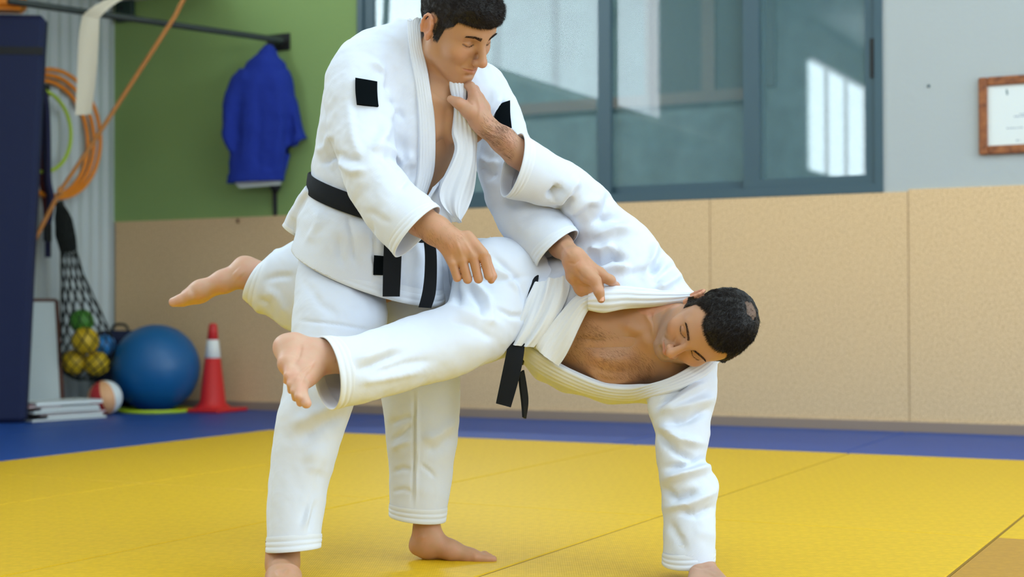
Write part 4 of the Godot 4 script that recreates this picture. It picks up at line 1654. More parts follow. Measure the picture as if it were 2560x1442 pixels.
func hair_for(person: Node3D, head: Piece, X: Transform3D, older: bool, cap_f: Field, seed_: int) -> void:
	var inv := X.affine_inverse()
	var rng := RandomNumberGenerator.new()
	rng.seed = seed_
	# a cap that thickens away from the hairline, then hairs on it
	var clump := FastNoiseLite.new()
	clump.seed = seed_
	clump.frequency = 60.0
	var cap := piece(cap_f, 0.0032, [X * Vector3(0, 0.05, -0.02)])
	cap.bulge = func(p: Vector3) -> float:
		var q := inv * p
		var h := hair_in(q, older)
		var top := clampf((q.y - 0.02) / 0.07, 0.0, 1.0)
		var full := lerpf(0.004, 0.017, top) if not older else lerpf(0.006, 0.009, top)
		if not older and q.z > 0.03:
			full += 0.006 * clampf((q.z - 0.03) / 0.04, 0.0, 1.0) * top
		if older and q.y > 0.05:
			full = lerpf(full, -0.0004, clampf(1.45 - Vector2(q.x / 0.036, (q.z + 0.05) / 0.04).length(), 0.0, 1.0))
		return full * smoothstep(-0.002, 0.016, h) - 0.0012 + clump.get_noise_3dv(p) * 0.003 * smoothstep(0.0, 0.02, h)
	cap.drop = func(p: Vector3) -> bool:
		var q := inv * p
		if hair_in(q, older) < 0.0 or (absf(q.x) > 0.0785 and q.y < 0.03 and q.z > -0.045 and q.z < 0.001):
			return true
		return false
	run_all([cap])
	var hair := put("hair", join([cap]), M.hair, person)
	var roots := PackedVector3Array()
	var dirs := PackedVector3Array()
	var lens := PackedFloat32Array()
	var g_roots := PackedVector3Array()
	var g_dirs := PackedVector3Array()
	var g_lens := PackedFloat32Array()
	for i in (26000 if cap.v.size() > 0 else 0):
		var k := rng.randi() % (cap.idx.size() / 3) * 3
		var a := rng.randf()
		var b := rng.randf() * (1.0 - a)
		var v0 := cap.v[cap.idx[k]]
		var p := v0 + (cap.v[cap.idx[k + 1]] - v0) * a + (cap.v[cap.idx[k + 2]] - v0) * b
		var n := cap.nrm[cap.idx[k]]
		var q := inv * p
		var top := clampf((q.y - 0.03) / 0.06, 0.0, 1.0)
		# combed forward on top, down at the sides
		var comb := (X.basis.z * (0.9 * top + 0.2) + X.basis.y * (-0.8 * (1.0 - top)) + X.basis.x * clump.get_noise_3dv(p * 0.6) * 0.8).normalized()
		var stand := 0.55 + 0.5 * clump.get_noise_3dv(p * 1.7) if not older else 0.45
		var d := comb + n * stand + Vector3(rng.randfn(), rng.randfn(), rng.randfn()) * 0.18
		var ln := lerpf(0.006, 0.013, top) * rng.randf_range(0.7, 1.25)
		var bald := older and q.y > 0.055 and Vector2(q.x / 0.05, (q.z + 0.045) / 0.055).length() < 1.0
		if bald and rng.randf() < 0.15:
			continue
		if rng.randf() < (0.1 if older else 0.0) or (older and q.z > -0.01 and top < 0.3 and rng.randf() < 0.3):
			g_roots.append(p - n * 0.001)
			g_dirs.append(d)
			g_lens.append(ln)
		else:
			roots.append(p - n * 0.001)
			dirs.append(d)
			lens.append(ln)
	var st := put("hair_strands", hairs(roots, dirs, lens, 0.0003), M.hair_brown, hair)
	st.set_meta("kind", "stuff")
	if g_roots.size() > 0:
		var sg := put("hair_strands", hairs(g_roots, g_dirs, g_lens, 0.00026), M.hair_grey, hair)
		sg.set_meta("kind", "stuff")
	# sparse short hair over the bald patch, eyebrows and lashes
	for s in [-1.0, 1.0]:
		var br := PackedVector3Array()
		var bd := PackedVector3Array()
		var bl := PackedFloat32Array()
		for i in (230 if older else 360):
			var t := rng.randf()
			var w := rng.randf_range(-1, 1) * lerpf(0.0046, 0.0018, t)
			var q := Vector3(s * lerpf(0.012, 0.05, t), 0.0175 + 0.0055 * sin(t * 2.4) + w, 0.0)
			q.z = 0.12
			var p := X * q
			for j in 60:
				var e := cap_f.ev(p)
				if e < 0.0006:
					break
				p -= X.basis.z.normalized() * e * 0.8
			br.append(p)
			bd.append(X.basis.x * s * (0.5 + t) + X.basis.y * lerpf(0.45, -0.15, t) + X.basis.z * 0.08)
			bl.append(rng.randf_range(0.005, 0.008))
		put("eyebrow", hairs(br, bd, bl, 0.00022), M.brow, person)
		br = PackedVector3Array()
		bd = PackedVector3Array()
		bl = PackedFloat32Array()
		for i in 45:
			var t := rng.randf()
			var q := Vector3(s * lerpf(0.0175, 0.0465, t), -0.0025 - 0.0055 * sin(t * PI) + 0.0022 * t, 0.12)
			var p := X * q
			for j in 60:
				var e := cap_f.ev(p)
				if e < 0.0004:
					break
				p -= X.basis.z.normalized() * e * 0.8
			br.append(p)
			bd.append(X.basis.z * 0.9 - X.basis.y * 0.9 + X.basis.x * s * (t - 0.4) * 0.9)
			bl.append(rng.randf_range(0.0025, 0.0045))
		put("eyelash", hairs(br, bd, bl, 0.00018), M.brow, person)

func in_poly(q: Vector2, poly: PackedVector2Array) -> bool:
	return Geometry2D.is_point_in_polygon(q, poly)

func dep(p: Vector3) -> float:
	return -(cam_basis.transposed() * (p - CAM)).z

# short body hair on a piece of skin inside a pixel polygon
func body_hair(person: Node3D, called: String, pieces: Array, poly: PackedVector2Array, count: int, dir: Vector3, ln: float, seed_: int, m: Material) -> void:
	var rng := RandomNumberGenerator.new()
	rng.seed = seed_
	var roots := PackedVector3Array()
	var dirs := PackedVector3Array()
	var lens := PackedFloat32Array()
	for pc in pieces:
		var good := PackedInt32Array()
		for i in pc.v.size():
			if pc.nrm[i].dot(CAM - pc.v[i]) > 0 and in_poly(to_px(pc.v[i]), poly):
				good.append(i)
		if good.is_empty():
			continue
		for i in count:
			var k := good[rng.randi() % good.size()]
			var jit := Vector3(rng.randfn(), rng.randfn(), rng.randfn()) * 0.0025
			jit -= pc.nrm[k] * jit.dot(pc.nrm[k])
			roots.append(pc.v[k] + jit - pc.nrm[k] * 0.0003)
			dirs.append(dir + pc.nrm[k] * 0.12 + Vector3(rng.randfn(), rng.randfn(), rng.randfn()) * 0.22)
			lens.append(ln * rng.randf_range(0.6, 1.3))
	if roots.size() > 0:
		put(called, hairs(roots, dirs, lens, 0.00013, dir * 0.4), m, person)

# a face direction from the viewer's axes: right, up and towards the eye
func view_vec(r: float, u: float, t: float, where: Vector3) -> Vector3:
	var v := (CAM - where).normalized()
	var right := Vector3.UP.cross(v).normalized()
	var up := v.cross(right)
	return right * r + up * u + v * t

func head_frame(px: float, py: float, depth: float, fwd: Vector3, up: Vector3, size: float) -> Transform3D:
	var o := at(px, py, depth)
	var z := view_vec(fwd.x, fwd.y, fwd.z, o).normalized()
	var y := view_vec(up.x, up.y, up.z, o)
	y = (y - z * y.dot(z)).normalized()
	return Transform3D(Basis(y.cross(z), y, z) * size, o)

func nail_at(person: Node3D, tip: Vector3, dir: Vector3, up: Vector3, r: float) -> void:
	var side := dir.cross(up).normalized()
	var rows := []
	for i in 5:
		var row := PackedVector3Array()
		for j in 5:
			var a := (j / 4.0 - 0.5) * 1.5
			var s := i / 4.0
			var ww := r * 0.82 * (1.0 if s < 0.7 else 0.85)
			row.append(tip + dir * (s - 0.6) * r * 1.25 + side * sin(a) * ww + up * (cos(a) * r * 0.98))
		rows.append(row)
	put("fingernail", sheet(rows, 0.0006, 0.0012), M.nail, person)

func make_people() -> void:
	skin_materials()
	make_thrower()
	make_thrown()

func make_thrower() -> void:
	var base := Color(0.49, 0.265, 0.148)
	var blotch := FastNoiseLite.new()
	blotch.seed = 8
	blotch.frequency = 14.0
	var person := thing("person", "young man with short black hair standing bent over in white suit with black belt", "person", at(905, 1400, 4.0) * Vector3(1, 0, 1))
	# ---- skin
	var X := head_frame(1146, 68, 3.96, Vector3(0.635, -0.49, 0.6), Vector3(0.32, 0.85, 0.42), 1.085)
	var hf := Field.new()
	head_prims(hf, X, false)
	var cap_f := Field.new()
	head_prims(cap_f, X, false)
	var neck_a := X * Vector3(0, -0.055, -0.03)
	var neck_b := at(1062, 190, 4.08)
	var chest := loft([[810, 640, 1060, 660, 4.12, 0.11], [815, 480, 1075, 520, 4.11, 0.105], [840, 330, 1150, 350, 4.09, 0.112], [870, 230, 1190, 260, 4.09, 0.1], [930, 160, 1190, 190, 4.09, 0.075]])
	var torso := Field.new()
	for f in [hf, torso]:
		f.loft(chest, 0.03)
		f.cap(neck_a, neck_b, 0.052, 0.062, 0.03)
		f.cap(neck_b, at(1085, 250, 4.04), 0.05, 0.06, 0.05)
		f.ell(at(1045, 300, 4.0), Basis(at(1045, 300, 4.0) - at(975, 300, 4.0), Vector3(0, 0.06, 0), Vector3(0, 0, 0.03)), 0.03)
		f.ell(at(1160, 310, 4.03), Basis(at(1160, 300, 4.0) - at(1100, 300, 4.0), Vector3(0, 0.06, 0), Vector3(0, 0, 0.03)), 0.03)
	# limbs hidden by the cloth, so that the body is whole
	var limbs := Field.new()
	limbs.loft(chest, 0.03)
	limbs.chain([at(900, 220, 4.06), at(915, 420, 3.93), at(1050, 550, 3.79)], [0.042, 0.036, 0.028], 0.03)
	limbs.chain([at(1215, 235, 4.2), at(1280, 450, 4.17), at(1390, 600, 4.07)], [0.042, 0.036, 0.024], 0.03)
	limbs.chain([at(865, 660, 4.06), at(800, 1010, 3.9), at(708, 1375, 3.78)], [0.08, 0.05, 0.036], 0.03)
	limbs.chain([at(1020, 660, 4.17), at(1055, 1010, 4.17), at(1066, 1310, 4.15)], [0.08, 0.05, 0.036], 0.03)
	limbs.cap(at(940, 620, 4.12), at(940, 660, 4.12), 0.11, 0.11, 0.05)
	# right fist
	var rh := Field.new()
	var d := 3.74
	rh.chain([at(985, 488, 3.84), at(1050, 550, 3.78), at(1092, 577, 3.755), at(1127, 602, d), at(1150, 622, d)], [0.04, 0.0375, 0.035, 0.0295, 0.031], 0.02)
	var kn := [[1131, 657, 0.0115], [1156, 650, 0.0122], [1183, 642, 0.0125], [1208, 634, 0.0125]]
	var pip := [[1143, 694, 0.0108], [1169, 698, 0.0114], [1196, 697, 0.0114], [1222, 690, 0.0114]]
	for i in 4:
		var w := at(lerpf(1112, 1168, i / 3.0), lerpf(612, 592, i / 3.0), d + 0.004)
		var k := at(kn[i][0], kn[i][1], d - 0.012)
		var q := at(pip[i][0], pip[i][1], d - 0.004)
		rh.cap(w, k, 0.017, kn[i][2] + 0.0012, 0.01)
		rh.cap(k, q, kn[i][2], pip[i][2], 0.0018)
		var m := at(pip[i][0] - 3, pip[i][1] - 8, d + 0.026)
		rh.cap(q, m, pip[i][2], 0.0102, 0.0018)
		rh.cap(m, at(pip[i][0] - 8, pip[i][1] - 32, d + 0.034), 0.0102, 0.0092, 0.0018)
	rh.chain([at(1172, 612, d + 0.012), at(1212, 645, d + 0.022), at(1232, 690, d + 0.018)], [0.018, 0.014, 0.0105], 0.008)
	rh.cap(at(1232, 690, d + 0.018), at(1228, 700, d + 0.012), 0.0105, 0.0095, 0.004)
	# left hand, palm to the eye, thumb over the lapel
	var lh := Field.new()
	d = 3.925
	lh.chain([at(1352, 560, 4.14), at(1402, 614, 4.045), at(1437, 646, d + 0.01), at(1452, 668, d + 0.008)], [0.034, 0.0305, 0.027, 0.026], 0.02)
	lh.chain([at(1424, 655, d + 0.012), at(1432, 690, d + 0.016), at(1449, 722, d + 0.024), at(1468, 752, d + 0.045), at(1480, 765, d + 0.06)], [0.018, 0.0165, 0.0125, 0.0105, 0.009], 0.012)
	lh.chain([at(1440, 660, d + 0.014), at(1458, 695, d + 0.018), at(1470, 722, d + 0.026), at(1488, 752, d + 0.05)], [0.018, 0.016, 0.012, 0.01], 0.012)
	lh.chain([at(1450, 660, d + 0.014), at(1478, 694, d + 0.018), at(1496, 718, d + 0.026), at(1512, 744, d + 0.05)], [0.018, 0.016, 0.012, 0.01], 0.012)
	lh.chain([at(1460, 655, d + 0.014), at(1500, 684, d + 0.012), at(1526, 700, d + 0.024), at(1539, 715, d + 0.06), at(1530, 734, d + 0.085)], [0.018, 0.014, 0.0115, 0.0095, 0.0085], 0.012)
	lh.chain([at(1448, 668, d - 0.004), at(1472, 690, d - 0.014), at(1488, 702, d - 0.026), at(1497, 728, d - 0.034), at(1503, 748, d - 0.032)], [0.02, 0.019, 0.014, 0.0118, 0.0102], 0.012)
	# feet
	var ff := Field.new()
	d = 4.15
	ff.chain([at(1068, 1285, d), at(1066, 1330, d), at(1064, 1352, d)], [0.039, 0.034, 0.034], 0.02)
	ff.chain([at(1046, 1364, d + 0.005), at(1062, 1372, d)], [0.027, 0.026], 0.02)
	ff.chain([at(1075, 1350, d), at(1130, 1376, d - 0.01), at(1175, 1389, d - 0.015), at(1205, 1393, d - 0.02)], [0.034, 0.024, 0.017, 0.013], 0.025)
	ff.chain([at(1085, 1372, d + 0.02), at(1150, 1388, d + 0.04), at(1185, 1392, d + 0.05)], [0.026, 0.018, 0.013], 0.03)
	ff.chain([at(1190, 1394, d - 0.03), at(1212, 1397, d - 0.03), at(1232, 1398, d - 0.03)], [0.014, 0.012, 0.0115], 0.006)
	for i in 4:
		var o := i + 1.0
		ff.chain([at(1190 - o * 2, 1392, d - 0.03 + o * 0.021), at(1214 - o * 3, 1384 + o, d - 0.03 + o * 0.021), at(1231 - o * 5, 1391, d - 0.03 + o * 0.021)], [0.0105, 0.0088, 0.008], 0.005)
	var nf := Field.new()
	nf.chain([at(706, 1350, 3.79), at(707, 1385, 3.78), at(707, 1410, 3.77)], [0.043, 0.0385, 0.042], 0.02)
	var fl := func(px: float, py: float, h: float) -> Vector3:
		var r := at(px, py, 1.0) - CAM
		return CAM + r * ((h - CAM.y) / r.y)
	nf.cap(at(705, 1408, 3.8), fl.call(704, 1448, 0.035), 0.034, 0.036, 0.02)
	var toe := [[672, 1505], [690, 1515], [707, 1520], [725, 1522], [748, 1520]]
	for i in 5:
		var b: Vector3 = fl.call(lerpf(690, 728, i / 4.0), 1440, 0.045)
		var mth: Vector3 = fl.call(lerpf(680, 742, i / 4.0), 1486, 0.022)
		var tp: Vector3 = fl.call(toe[i][0], toe[i][1], 0.012)
		nf.chain([b, mth, tp], [0.026, 0.017, 0.0105 if i < 4 else 0.0125], 0.012)
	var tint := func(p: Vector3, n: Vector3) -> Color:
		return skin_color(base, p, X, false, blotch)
	var tint_hand := func(p: Vector3, n: Vector3) -> Color:
		var c := skin_color(base, p, X, false, blotch)
		return c.lerp(Color(0.62, 0.29, 0.2), clampf(0.25 + blotch.get_noise_3dv(p * 2.0), 0.0, 1.0) * 0.5)
	var hp := piece(hf, 0.0018, [X * Vector3(0, 0.0, 0.0)])
	var neck_mid := neck_a.lerp(neck_b, 0.75)
	hp.cuts = [[neck_mid, (neck_b - neck_a).normalized(), neck_mid, 0.5]]
	var cp := piece(torso, 0.005, [at(1060, 330, 4.09)])
	var chest_at := at(1085, 260, 4.0)
	var neck_cut := neck_mid - (neck_b - neck_a).normalized() * 0.02
	cp.drop = func(p: Vector3) -> bool:
		return p.distance_squared_to(chest_at) > 0.052 or (p - neck_cut).dot(neck_b - neck_a) < 0.0
	cp.strokes = [[0.004, 16, V(1068, 230), V(1100, 262), V(1128, 300)], [-0.003, 9, V(1075, 215), V(1120, 250)], [-0.006, 12, V(1060, 372), V(1092, 368), V(1120, 350)], [-0.004, 9, V(1118, 250), V(1112, 330), V(1104, 400)]]
	var lp := piece(limbs, 0.014, [at(940, 500, 4.12)])
	var rp := piece(rh, 0.0023, [at(1127, 602, 3.74)])
	rp.cuts = [[at(1000, 502, 3.83), (at(985, 488, 3.84) - at(1050, 550, 3.78)).normalized(), at(1000, 502, 3.83), 0.2]]
	rp.strokes = [[0.0015, 5, V(1120, 600), V(1130, 650)], [0.0015, 4, V(1140, 600), V(1156, 645)], [0.0015, 4, V(1160, 600), V(1182, 638)]]
	var lhp := piece(lh, 0.0024, [at(1437, 646, 3.935)])
	lhp.cuts = [[at(1366, 576, 4.12), (at(1352, 560, 4.14) - at(1402, 614, 4.045)).normalized(), at(1366, 576, 4.12), 0.2]]
	lhp.strokes = [[-0.0015, 3, V(1418, 655), V(1436, 660), V(1452, 648)], [-0.002, 3, V(1440, 672), V(1452, 690), V(1474, 705)], [0.0018, 4, V(1400, 605), V(1428, 645)]]
	var fp := piece(ff, 0.003, [at(1066, 1330, 4.15)])
	fp.cuts = [[at(1068, 1288, 4.15), Vector3.UP, at(1068, 1288, 4.15), 0.2]]
	fp.strokes = [[0.002, 5, V(1120, 1345), V(1165, 1372), V(1195, 1385)], [0.003, 9, V(1052, 1335), V(1060, 1348)]]
	var np := piece(nf, 0.003, [at(707, 1385, 3.78)])
	np.cuts = [[at(706, 1352, 3.79), Vector3.UP, at(706, 1352, 3.79), 0.2]]
	np.strokes = [[0.004, 5, V(690, 1395), V(692, 1420), V(700, 1442)], [0.004, 5, V(735, 1405), V(718, 1425), V(705, 1440)], [-0.003, 6, V(712, 1400), V(705, 1425)]]
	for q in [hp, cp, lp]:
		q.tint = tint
	for q in [rp, lhp, fp, np]:
		q.tint = tint_hand
	# ---- jacket
	var tl := loft([[735, 620, 1108, 752, 4.1, 0.178, -0.25], [745, 555, 1106, 665, 4.1, 0.168], [777, 458, 1092, 560, 4.1, 0.125], [783, 390, 1118, 450, 4.1, 0.128], [797, 300, 1170, 345, 4.09, 0.13], [815, 205, 1235, 235, 4.09, 0.122], [868, 110, 1222, 165, 4.09, 0.095], [992, 47, 1168, 112, 4.09, 0.075]])
	var rs := loft([[915, 84, 1010, 185, 4.06, 0.07], [848, 124, 985, 240, 4.01, 0.085], [812, 205, 985, 265, 3.97, 0.088], [815, 300, 985, 350, 3.93, 0.085], [842, 395, 995, 425, 3.88, 0.084], [893, 520, 1043, 470, 3.83, 0.08], [990, 640, 1097, 518, 3.775, 0.074, 0.25]])
	var ls := loft([[1185, 142, 1100, 205, 4.15, 0.07], [1252, 182, 1135, 240, 4.18, 0.082], [1308, 290, 1185, 330, 4.2, 0.075], [1345, 400, 1190, 425, 4.19, 0.072], [1400, 515, 1232, 540, 4.14, 0.07], [1443, 578, 1345, 668, 4.04, 0.062, 0.35]])
	var flap := loft([[772, 455, 800, 480, 4.1, 0.06], [738, 500, 772, 520, 4.12, 0.05], [708, 562, 750, 592, 4.13, 0.035]])
	var jf := Field.new()
	jf.loft(tl, 0.03).loft(rs, 0.035).loft(ls, 0.04).loft(flap, 0.015)
	var jt := Field.new()
	jt.loft(tl, 0.03)
	var jp := piece(jf, 0.005, [tl.c[4]])
	jp.cuts = [end_cut(tl, false), end_cut(rs, true), end_cut(ls, true), end_cut(flap, true)]
	var vee := PackedVector2Array([V(1046, 20), V(1040, 100), V(1050, 170), V(1062, 240), V(1068, 330), V(1066, 420), V(1058, 468), V(1085, 505), V(1130, 520), V(1150, 420), V(1150, 330), V(1145, 215), V(1170, 110), V(1165, 60)])
	jp.drop = func(p: Vector3) -> bool:
		return dep(p) < 4.1 and in_poly(to_px(p), vee)
	jp.wrinkle = 0.006
	jp.strokes = [
		[0.012, 13, V(985, 255), V(972, 300), V(958, 345), V(930, 380)], [-0.008, 12, V(985, 240), V(990, 275), V(972, 320)], [-0.006, 8, V(990, 275), V(1010, 300)],
		[0.008, 9, V(925, 150), V(955, 175), V(968, 215)], [-0.008, 8, V(940, 165), V(965, 195), V(975, 235)],
		[-0.008, 9, V(960, 385), V(985, 398), V(1000, 425)], [0.008, 10, V(930, 375), V(970, 370), V(1005, 400)],
		[-0.007, 10, V(835, 380), V(870, 400), V(905, 400)], [0.006, 9, V(840, 402), V(880, 430), V(920, 425)],
		[-0.006, 9, V(800, 335), V(820, 420), V(848, 450)], [-0.006, 7, V(818, 330), V(830, 390), V(850, 440)],
		[-0.01, 8, V(800, 410), V(830, 390), V(842, 400)], [0.007, 9, V(795, 385), V(815, 360), V(826, 330)],
		[-0.004, 9, V(915, 525), V(950, 545), V(985, 562)],
		[0.006, 12, V(870, 250), V(880, 330), V(900, 400)], [-0.004, 14, V(1000, 330), V(1010, 400), V(1005, 450)],
		[-0.006, 8, V(1000, 470), V(1025, 440), V(1035, 410)], [0.006, 10, V(995, 430), V(1020, 405), V(1030, 380)],
		[-0.007, 9, V(1195, 410), V(1225, 440), V(1245, 430)], [0.007, 9, V(1195, 390), V(1225, 410), V(1250, 405)], [-0.007, 9, V(1262, 260), V(1240, 300), V(1225, 325)], [0.006, 8, V(1255, 240), V(1232, 280), V(1218, 310)],
		[-0.006, 7, V(870, 540), V(880, 600), V(886, 660)], [0.004, 10, V(800, 520), V(790, 570), V(765, 610)],
		[-0.006, 5, V(930, 560), V(935, 650), V(945, 735)], [-0.005, 9, V(845, 590), V(850, 640), V(860, 680)]]
	# ---- trousers
	var rl := loft([[765, 560, 955, 600, 4.13, 0.09], [746, 650, 958, 690, 4.1, 0.1], [731, 780, 968, 800, 4.01, 0.112], [720, 900, 935, 920, 3.95, 0.1], [700, 1010, 884, 1010, 3.89, 0.088], [682, 1120, 850, 1115, 3.86, 0.08], [669, 1240, 815, 1235, 3.82, 0.073], [667, 1378, 800, 1368, 3.77, 0.067, 0.3]])
	var ll := loft([[935, 580, 1100, 600, 4.14, 0.11], [935, 680, 1122, 690, 4.17, 0.1], [940, 800, 1150, 800, 4.18, 0.108], [949, 960, 1151, 950, 4.17, 0.095], [964, 1090, 1146, 1080, 4.16, 0.085], [973, 1200, 1129, 1200, 4.155, 0.075], [974, 1287, 1113, 1302, 4.15, 0.066, 0.12]])
	var tf := Field.new()
	tf.loft(rl, 0.03).loft(ll, 0.03)
	var tp := piece(tf, 0.0055, [rl.c[3], ll.c[3]])
	tp.cuts = [end_cut(rl, true), end_cut(ll, true), end_cut(rl, false), end_cut(ll, false)]
	tp.wrinkle = 0.004
	tp.strokes = [
		[-0.008, 16, V(870, 1030), V(810, 1060), V(740, 1100)], [0.008, 18, V(860, 1000), V(800, 1030), V(725, 1065)], [0.007, 26, V(770, 1120), V(800, 1150), V(790, 1190)],
		[-0.007, 8, V(810, 1150), V(785, 1230), V(752, 1310)], [0.006, 8, V(800, 1180), V(775, 1260), V(760, 1330)], [-0.005, 6, V(790, 1250), V(775, 1310), V(772, 1345)],
		[-0.003, 4, V(690, 1080), V(676, 1200), V(674, 1340)], [-0.004, 4, V(1035, 980), V(1036, 1120), V(1032, 1290)], [0.003, 5, V(1041, 980), V(1042, 1120), V(1038, 1290)],
		[-0.004, 7, V(975, 1060), V(1000, 1050), V(1030, 1040)], [-0.004, 6, V(980, 1100), V(1005, 1085), V(1030, 1060)], [0.004, 7, V(978, 1120), V(1002, 1110), V(1030, 1100)], [-0.004, 6, V(985, 1180), V(1005, 1170), V(1025, 1175)], [-0.003, 5, V(980, 1230), V(1010, 1222), V(1030, 1232)],
		[-0.006, 14, V(1140, 1080), V(1100, 1120), V(1060, 1130)], [0.005, 12, V(1140, 1050), V(1100, 1085), V(1055, 1100)], [-0.004, 6, V(1050, 1160), V(1075, 1180), V(1090, 1195)],
		[-0.003, 4, V(745, 800), V(850, 812), V(950, 830)], [-0.004, 12, V(760, 700), V(800, 760), V(850, 790)]]
	var all := [hp, cp, lp, rp, lhp, fp, np, jp, tp]
	jp.fold_gain = 1.4
	tp.fold_gain = 1.4
	run_all(all)
	put("body", join([hp, cp, lp, rp, lhp, fp, np]), M.skin, person)
	hair_for(person, hp, X, false, cap_f, 77)
	nail_at(person, at(1503, 748, 3.893), (at(1504, 760, 3.893) - at(1503, 740, 3.893)).normalized(), view_vec(0.15, 0.1, 1, at(1503, 748, 3.9)).normalized(), 0.0108)
	body_hair(person, "arm_hair", [rp], PackedVector2Array([V(1020, 560), V(1088, 522), V(1165, 590), V(1110, 620), V(1060, 600)]), 700, view_vec(0.5, -0.85, 0, at(1090, 570, 3.7)), 0.01, 5, M.body_hair)
	# ---- jacket and what is sewn to it
	var jacket := put("jacket", join([jp]), M.gi, person)
	put("cuff", hem(rs, true, 0.03, 0.045, 0.0032, 3), M.gi_band, jacket)
	put("cuff", hem(ls, true, 0.03, 0.045, 0.0032, 3), M.gi_band, jacket)
	put("hem", hem(tl, false, 0.02, 0.03, 0.0065, 2, 110), M.gi_band, jacket)
	put("hem", hem(flap, true, 0.012, 0.02, 0.002, 1), M.gi_band, jacket)
	var quilt := func(i: float, j: float) -> float:
		var e := sin(j * PI)
		return 0.006 * pow(maxf(e, 0.0), 0.35) - 0.0016 * pow(absf(cos(j * PI * 6.0)), 8.0)
	put("lapel", band(jt, [V(1022, 50), V(1018, 76), V(1024, 133), V(1033, 186), V(1043, 253), V(1046, 333), V(1045, 400), V(1040, 450), V(1030, 500), V(1020, 540)], [V(1052, 46), V(1052, 76), V(1056, 120), V(1068, 170), V(1077, 230), V(1086, 290), V(1088, 366), V(1084, 426), V(1068, 476), V(1050, 530)], 5, 22, 0.004, 0.012, quilt, [V(4.02, 4.03), V(4.02, 4.03), V(4.0, 4.01), V(3.98, 3.99), V(3.97, 3.98), V(3.965, 3.97), V(3.965, 3.97), V(3.97, 3.98), V(3.985, 3.99), V(3.99, 4.0)]), M.gi_band, jacket)
	var fan := func(i: float, j: float) -> float:
		return 0.004 + 0.01 * sin(j * PI) - 0.003 * pow(absf(cos(j * PI * 5.0 + i)), 5.0) + 0.006 * sin(j * 9.0 + i * 3.0) * smoothstep(0.3, 0.7, i)
	put("lapel", band(null, [V(1122, 195), V(1126, 225), V(1136, 262), V(1134, 300), V(1131, 335), V(1140, 372), V(1122, 420), V(1098, 470), V(1102, 510), V(1135, 552)], [V(1166, 190), V(1168, 225), V(1165, 262), V(1186, 300), V(1192, 345), V(1190, 390), V(1191, 430), V(1184, 480), V(1168, 525), V(1146, 557)], 5, 24, 0.004, 0.01, fan, [V(3.99, 4.0), V(3.975, 3.985), V(3.975, 3.985), V(3.985, 4.0), V(3.98, 4.01), V(3.98, 4.01), V(3.98, 4.01), V(3.98, 4.01), V(3.985, 4.0), V(3.99, 4.0)]), M.gi_band, jacket)
	put("patch", band(jf, [V(889, 198), V(889, 230), V(892, 262)], [V(939, 207), V(939, 238), V(943, 269)], 5, 10, 0.009, 0.012), M.patch, jacket)
	put("patch", band(jf, [V(1240, 262), V(1238, 280), V(1236, 300)], [V(1270, 252), V(1272, 285), V(1277, 321)], 5, 10, 0.009, 0.012), M.patch, jacket)
	put("patch", band(jf, [V(935, 638), V(934, 662), V(933, 687)], [V(958, 640), V(958, 664), V(957, 688)], 4, 6, 0.003, 0.006), M.patch, jacket)
	# inner flap of the jacket seen between the lapels
	var soft := func(i: float, j: float) -> float:
		return 0.006 * sin(j * 7.0 + i * 4.0)
	put("inner_flap", band(null, [V(1086, 470), V(1066, 500), V(1050, 540), V(1040, 590)], [V(1112, 440), V(1120, 480), V(1135, 530), V(1120, 590)], 5, 12, 0.0, 0.006, soft, [V(4.0, 4.02), V(3.99, 4.02), V(3.985, 4.0), V(3.985, 4.0)]), M.gi_plain, jacket)
	var trousers := put("trousers", join([tp]), M.gi_plain, person)
	put("trouser_hem", hem(rl, true, 0.036, 0.035, 0.0024, 3, 64), M.gi_band, trousers)
	put("trouser_hem", hem(ll, true, 0.036, 0.035, 0.0024, 3, 64), M.gi_band, trousers)
	# ---- belt
	var bl := loft([[773, 480, 1090, 575, 4.1, 0.15, -0.2], [777, 432, 1092, 530, 4.1, 0.134, -0.2]])
	var belt := put("belt", belt_ring(bl, 0.008, 0.008), M.belt, person)
	put("belt_knot", tube(smooth_line([at(985, 560, 3.955), at(1010, 575, 3.935), at(1045, 585, 3.935), at(1070, 590, 3.96)], 4), [0.018, 0.02, 0.021, 0.022, 0.023, 0.024, 0.024, 0.024, 0.023, 0.022, 0.02, 0.018, 0.016], 12), M.belt, belt)
	put("belt_end", band(null, [V(962, 560), V(960, 620), V(958, 680), V(957, 741)], [V(1006, 560), V(1004, 620), V(1002, 680), V(999, 741)], 6, 8, 0.003, 0.006, null, [V(3.95, 3.95), V(3.93, 3.925), V(3.92, 3.915), V(3.915, 3.91)]), M.belt, belt)
	put("belt_end", band(null, [V(1052, 575), V(1062, 620), V(1062, 680), V(1056, 730), V(1046, 768)], [V(1078, 580), V(1090, 620), V(1092, 680), V(1089, 735), V(1078, 770)], 6, 8, 0.003, 0.006, null, [V(3.96, 3.96), V(3.95, 3.945), V(3.945, 3.94), V(3.94, 3.94), V(3.94, 3.94)]), M.belt, belt)

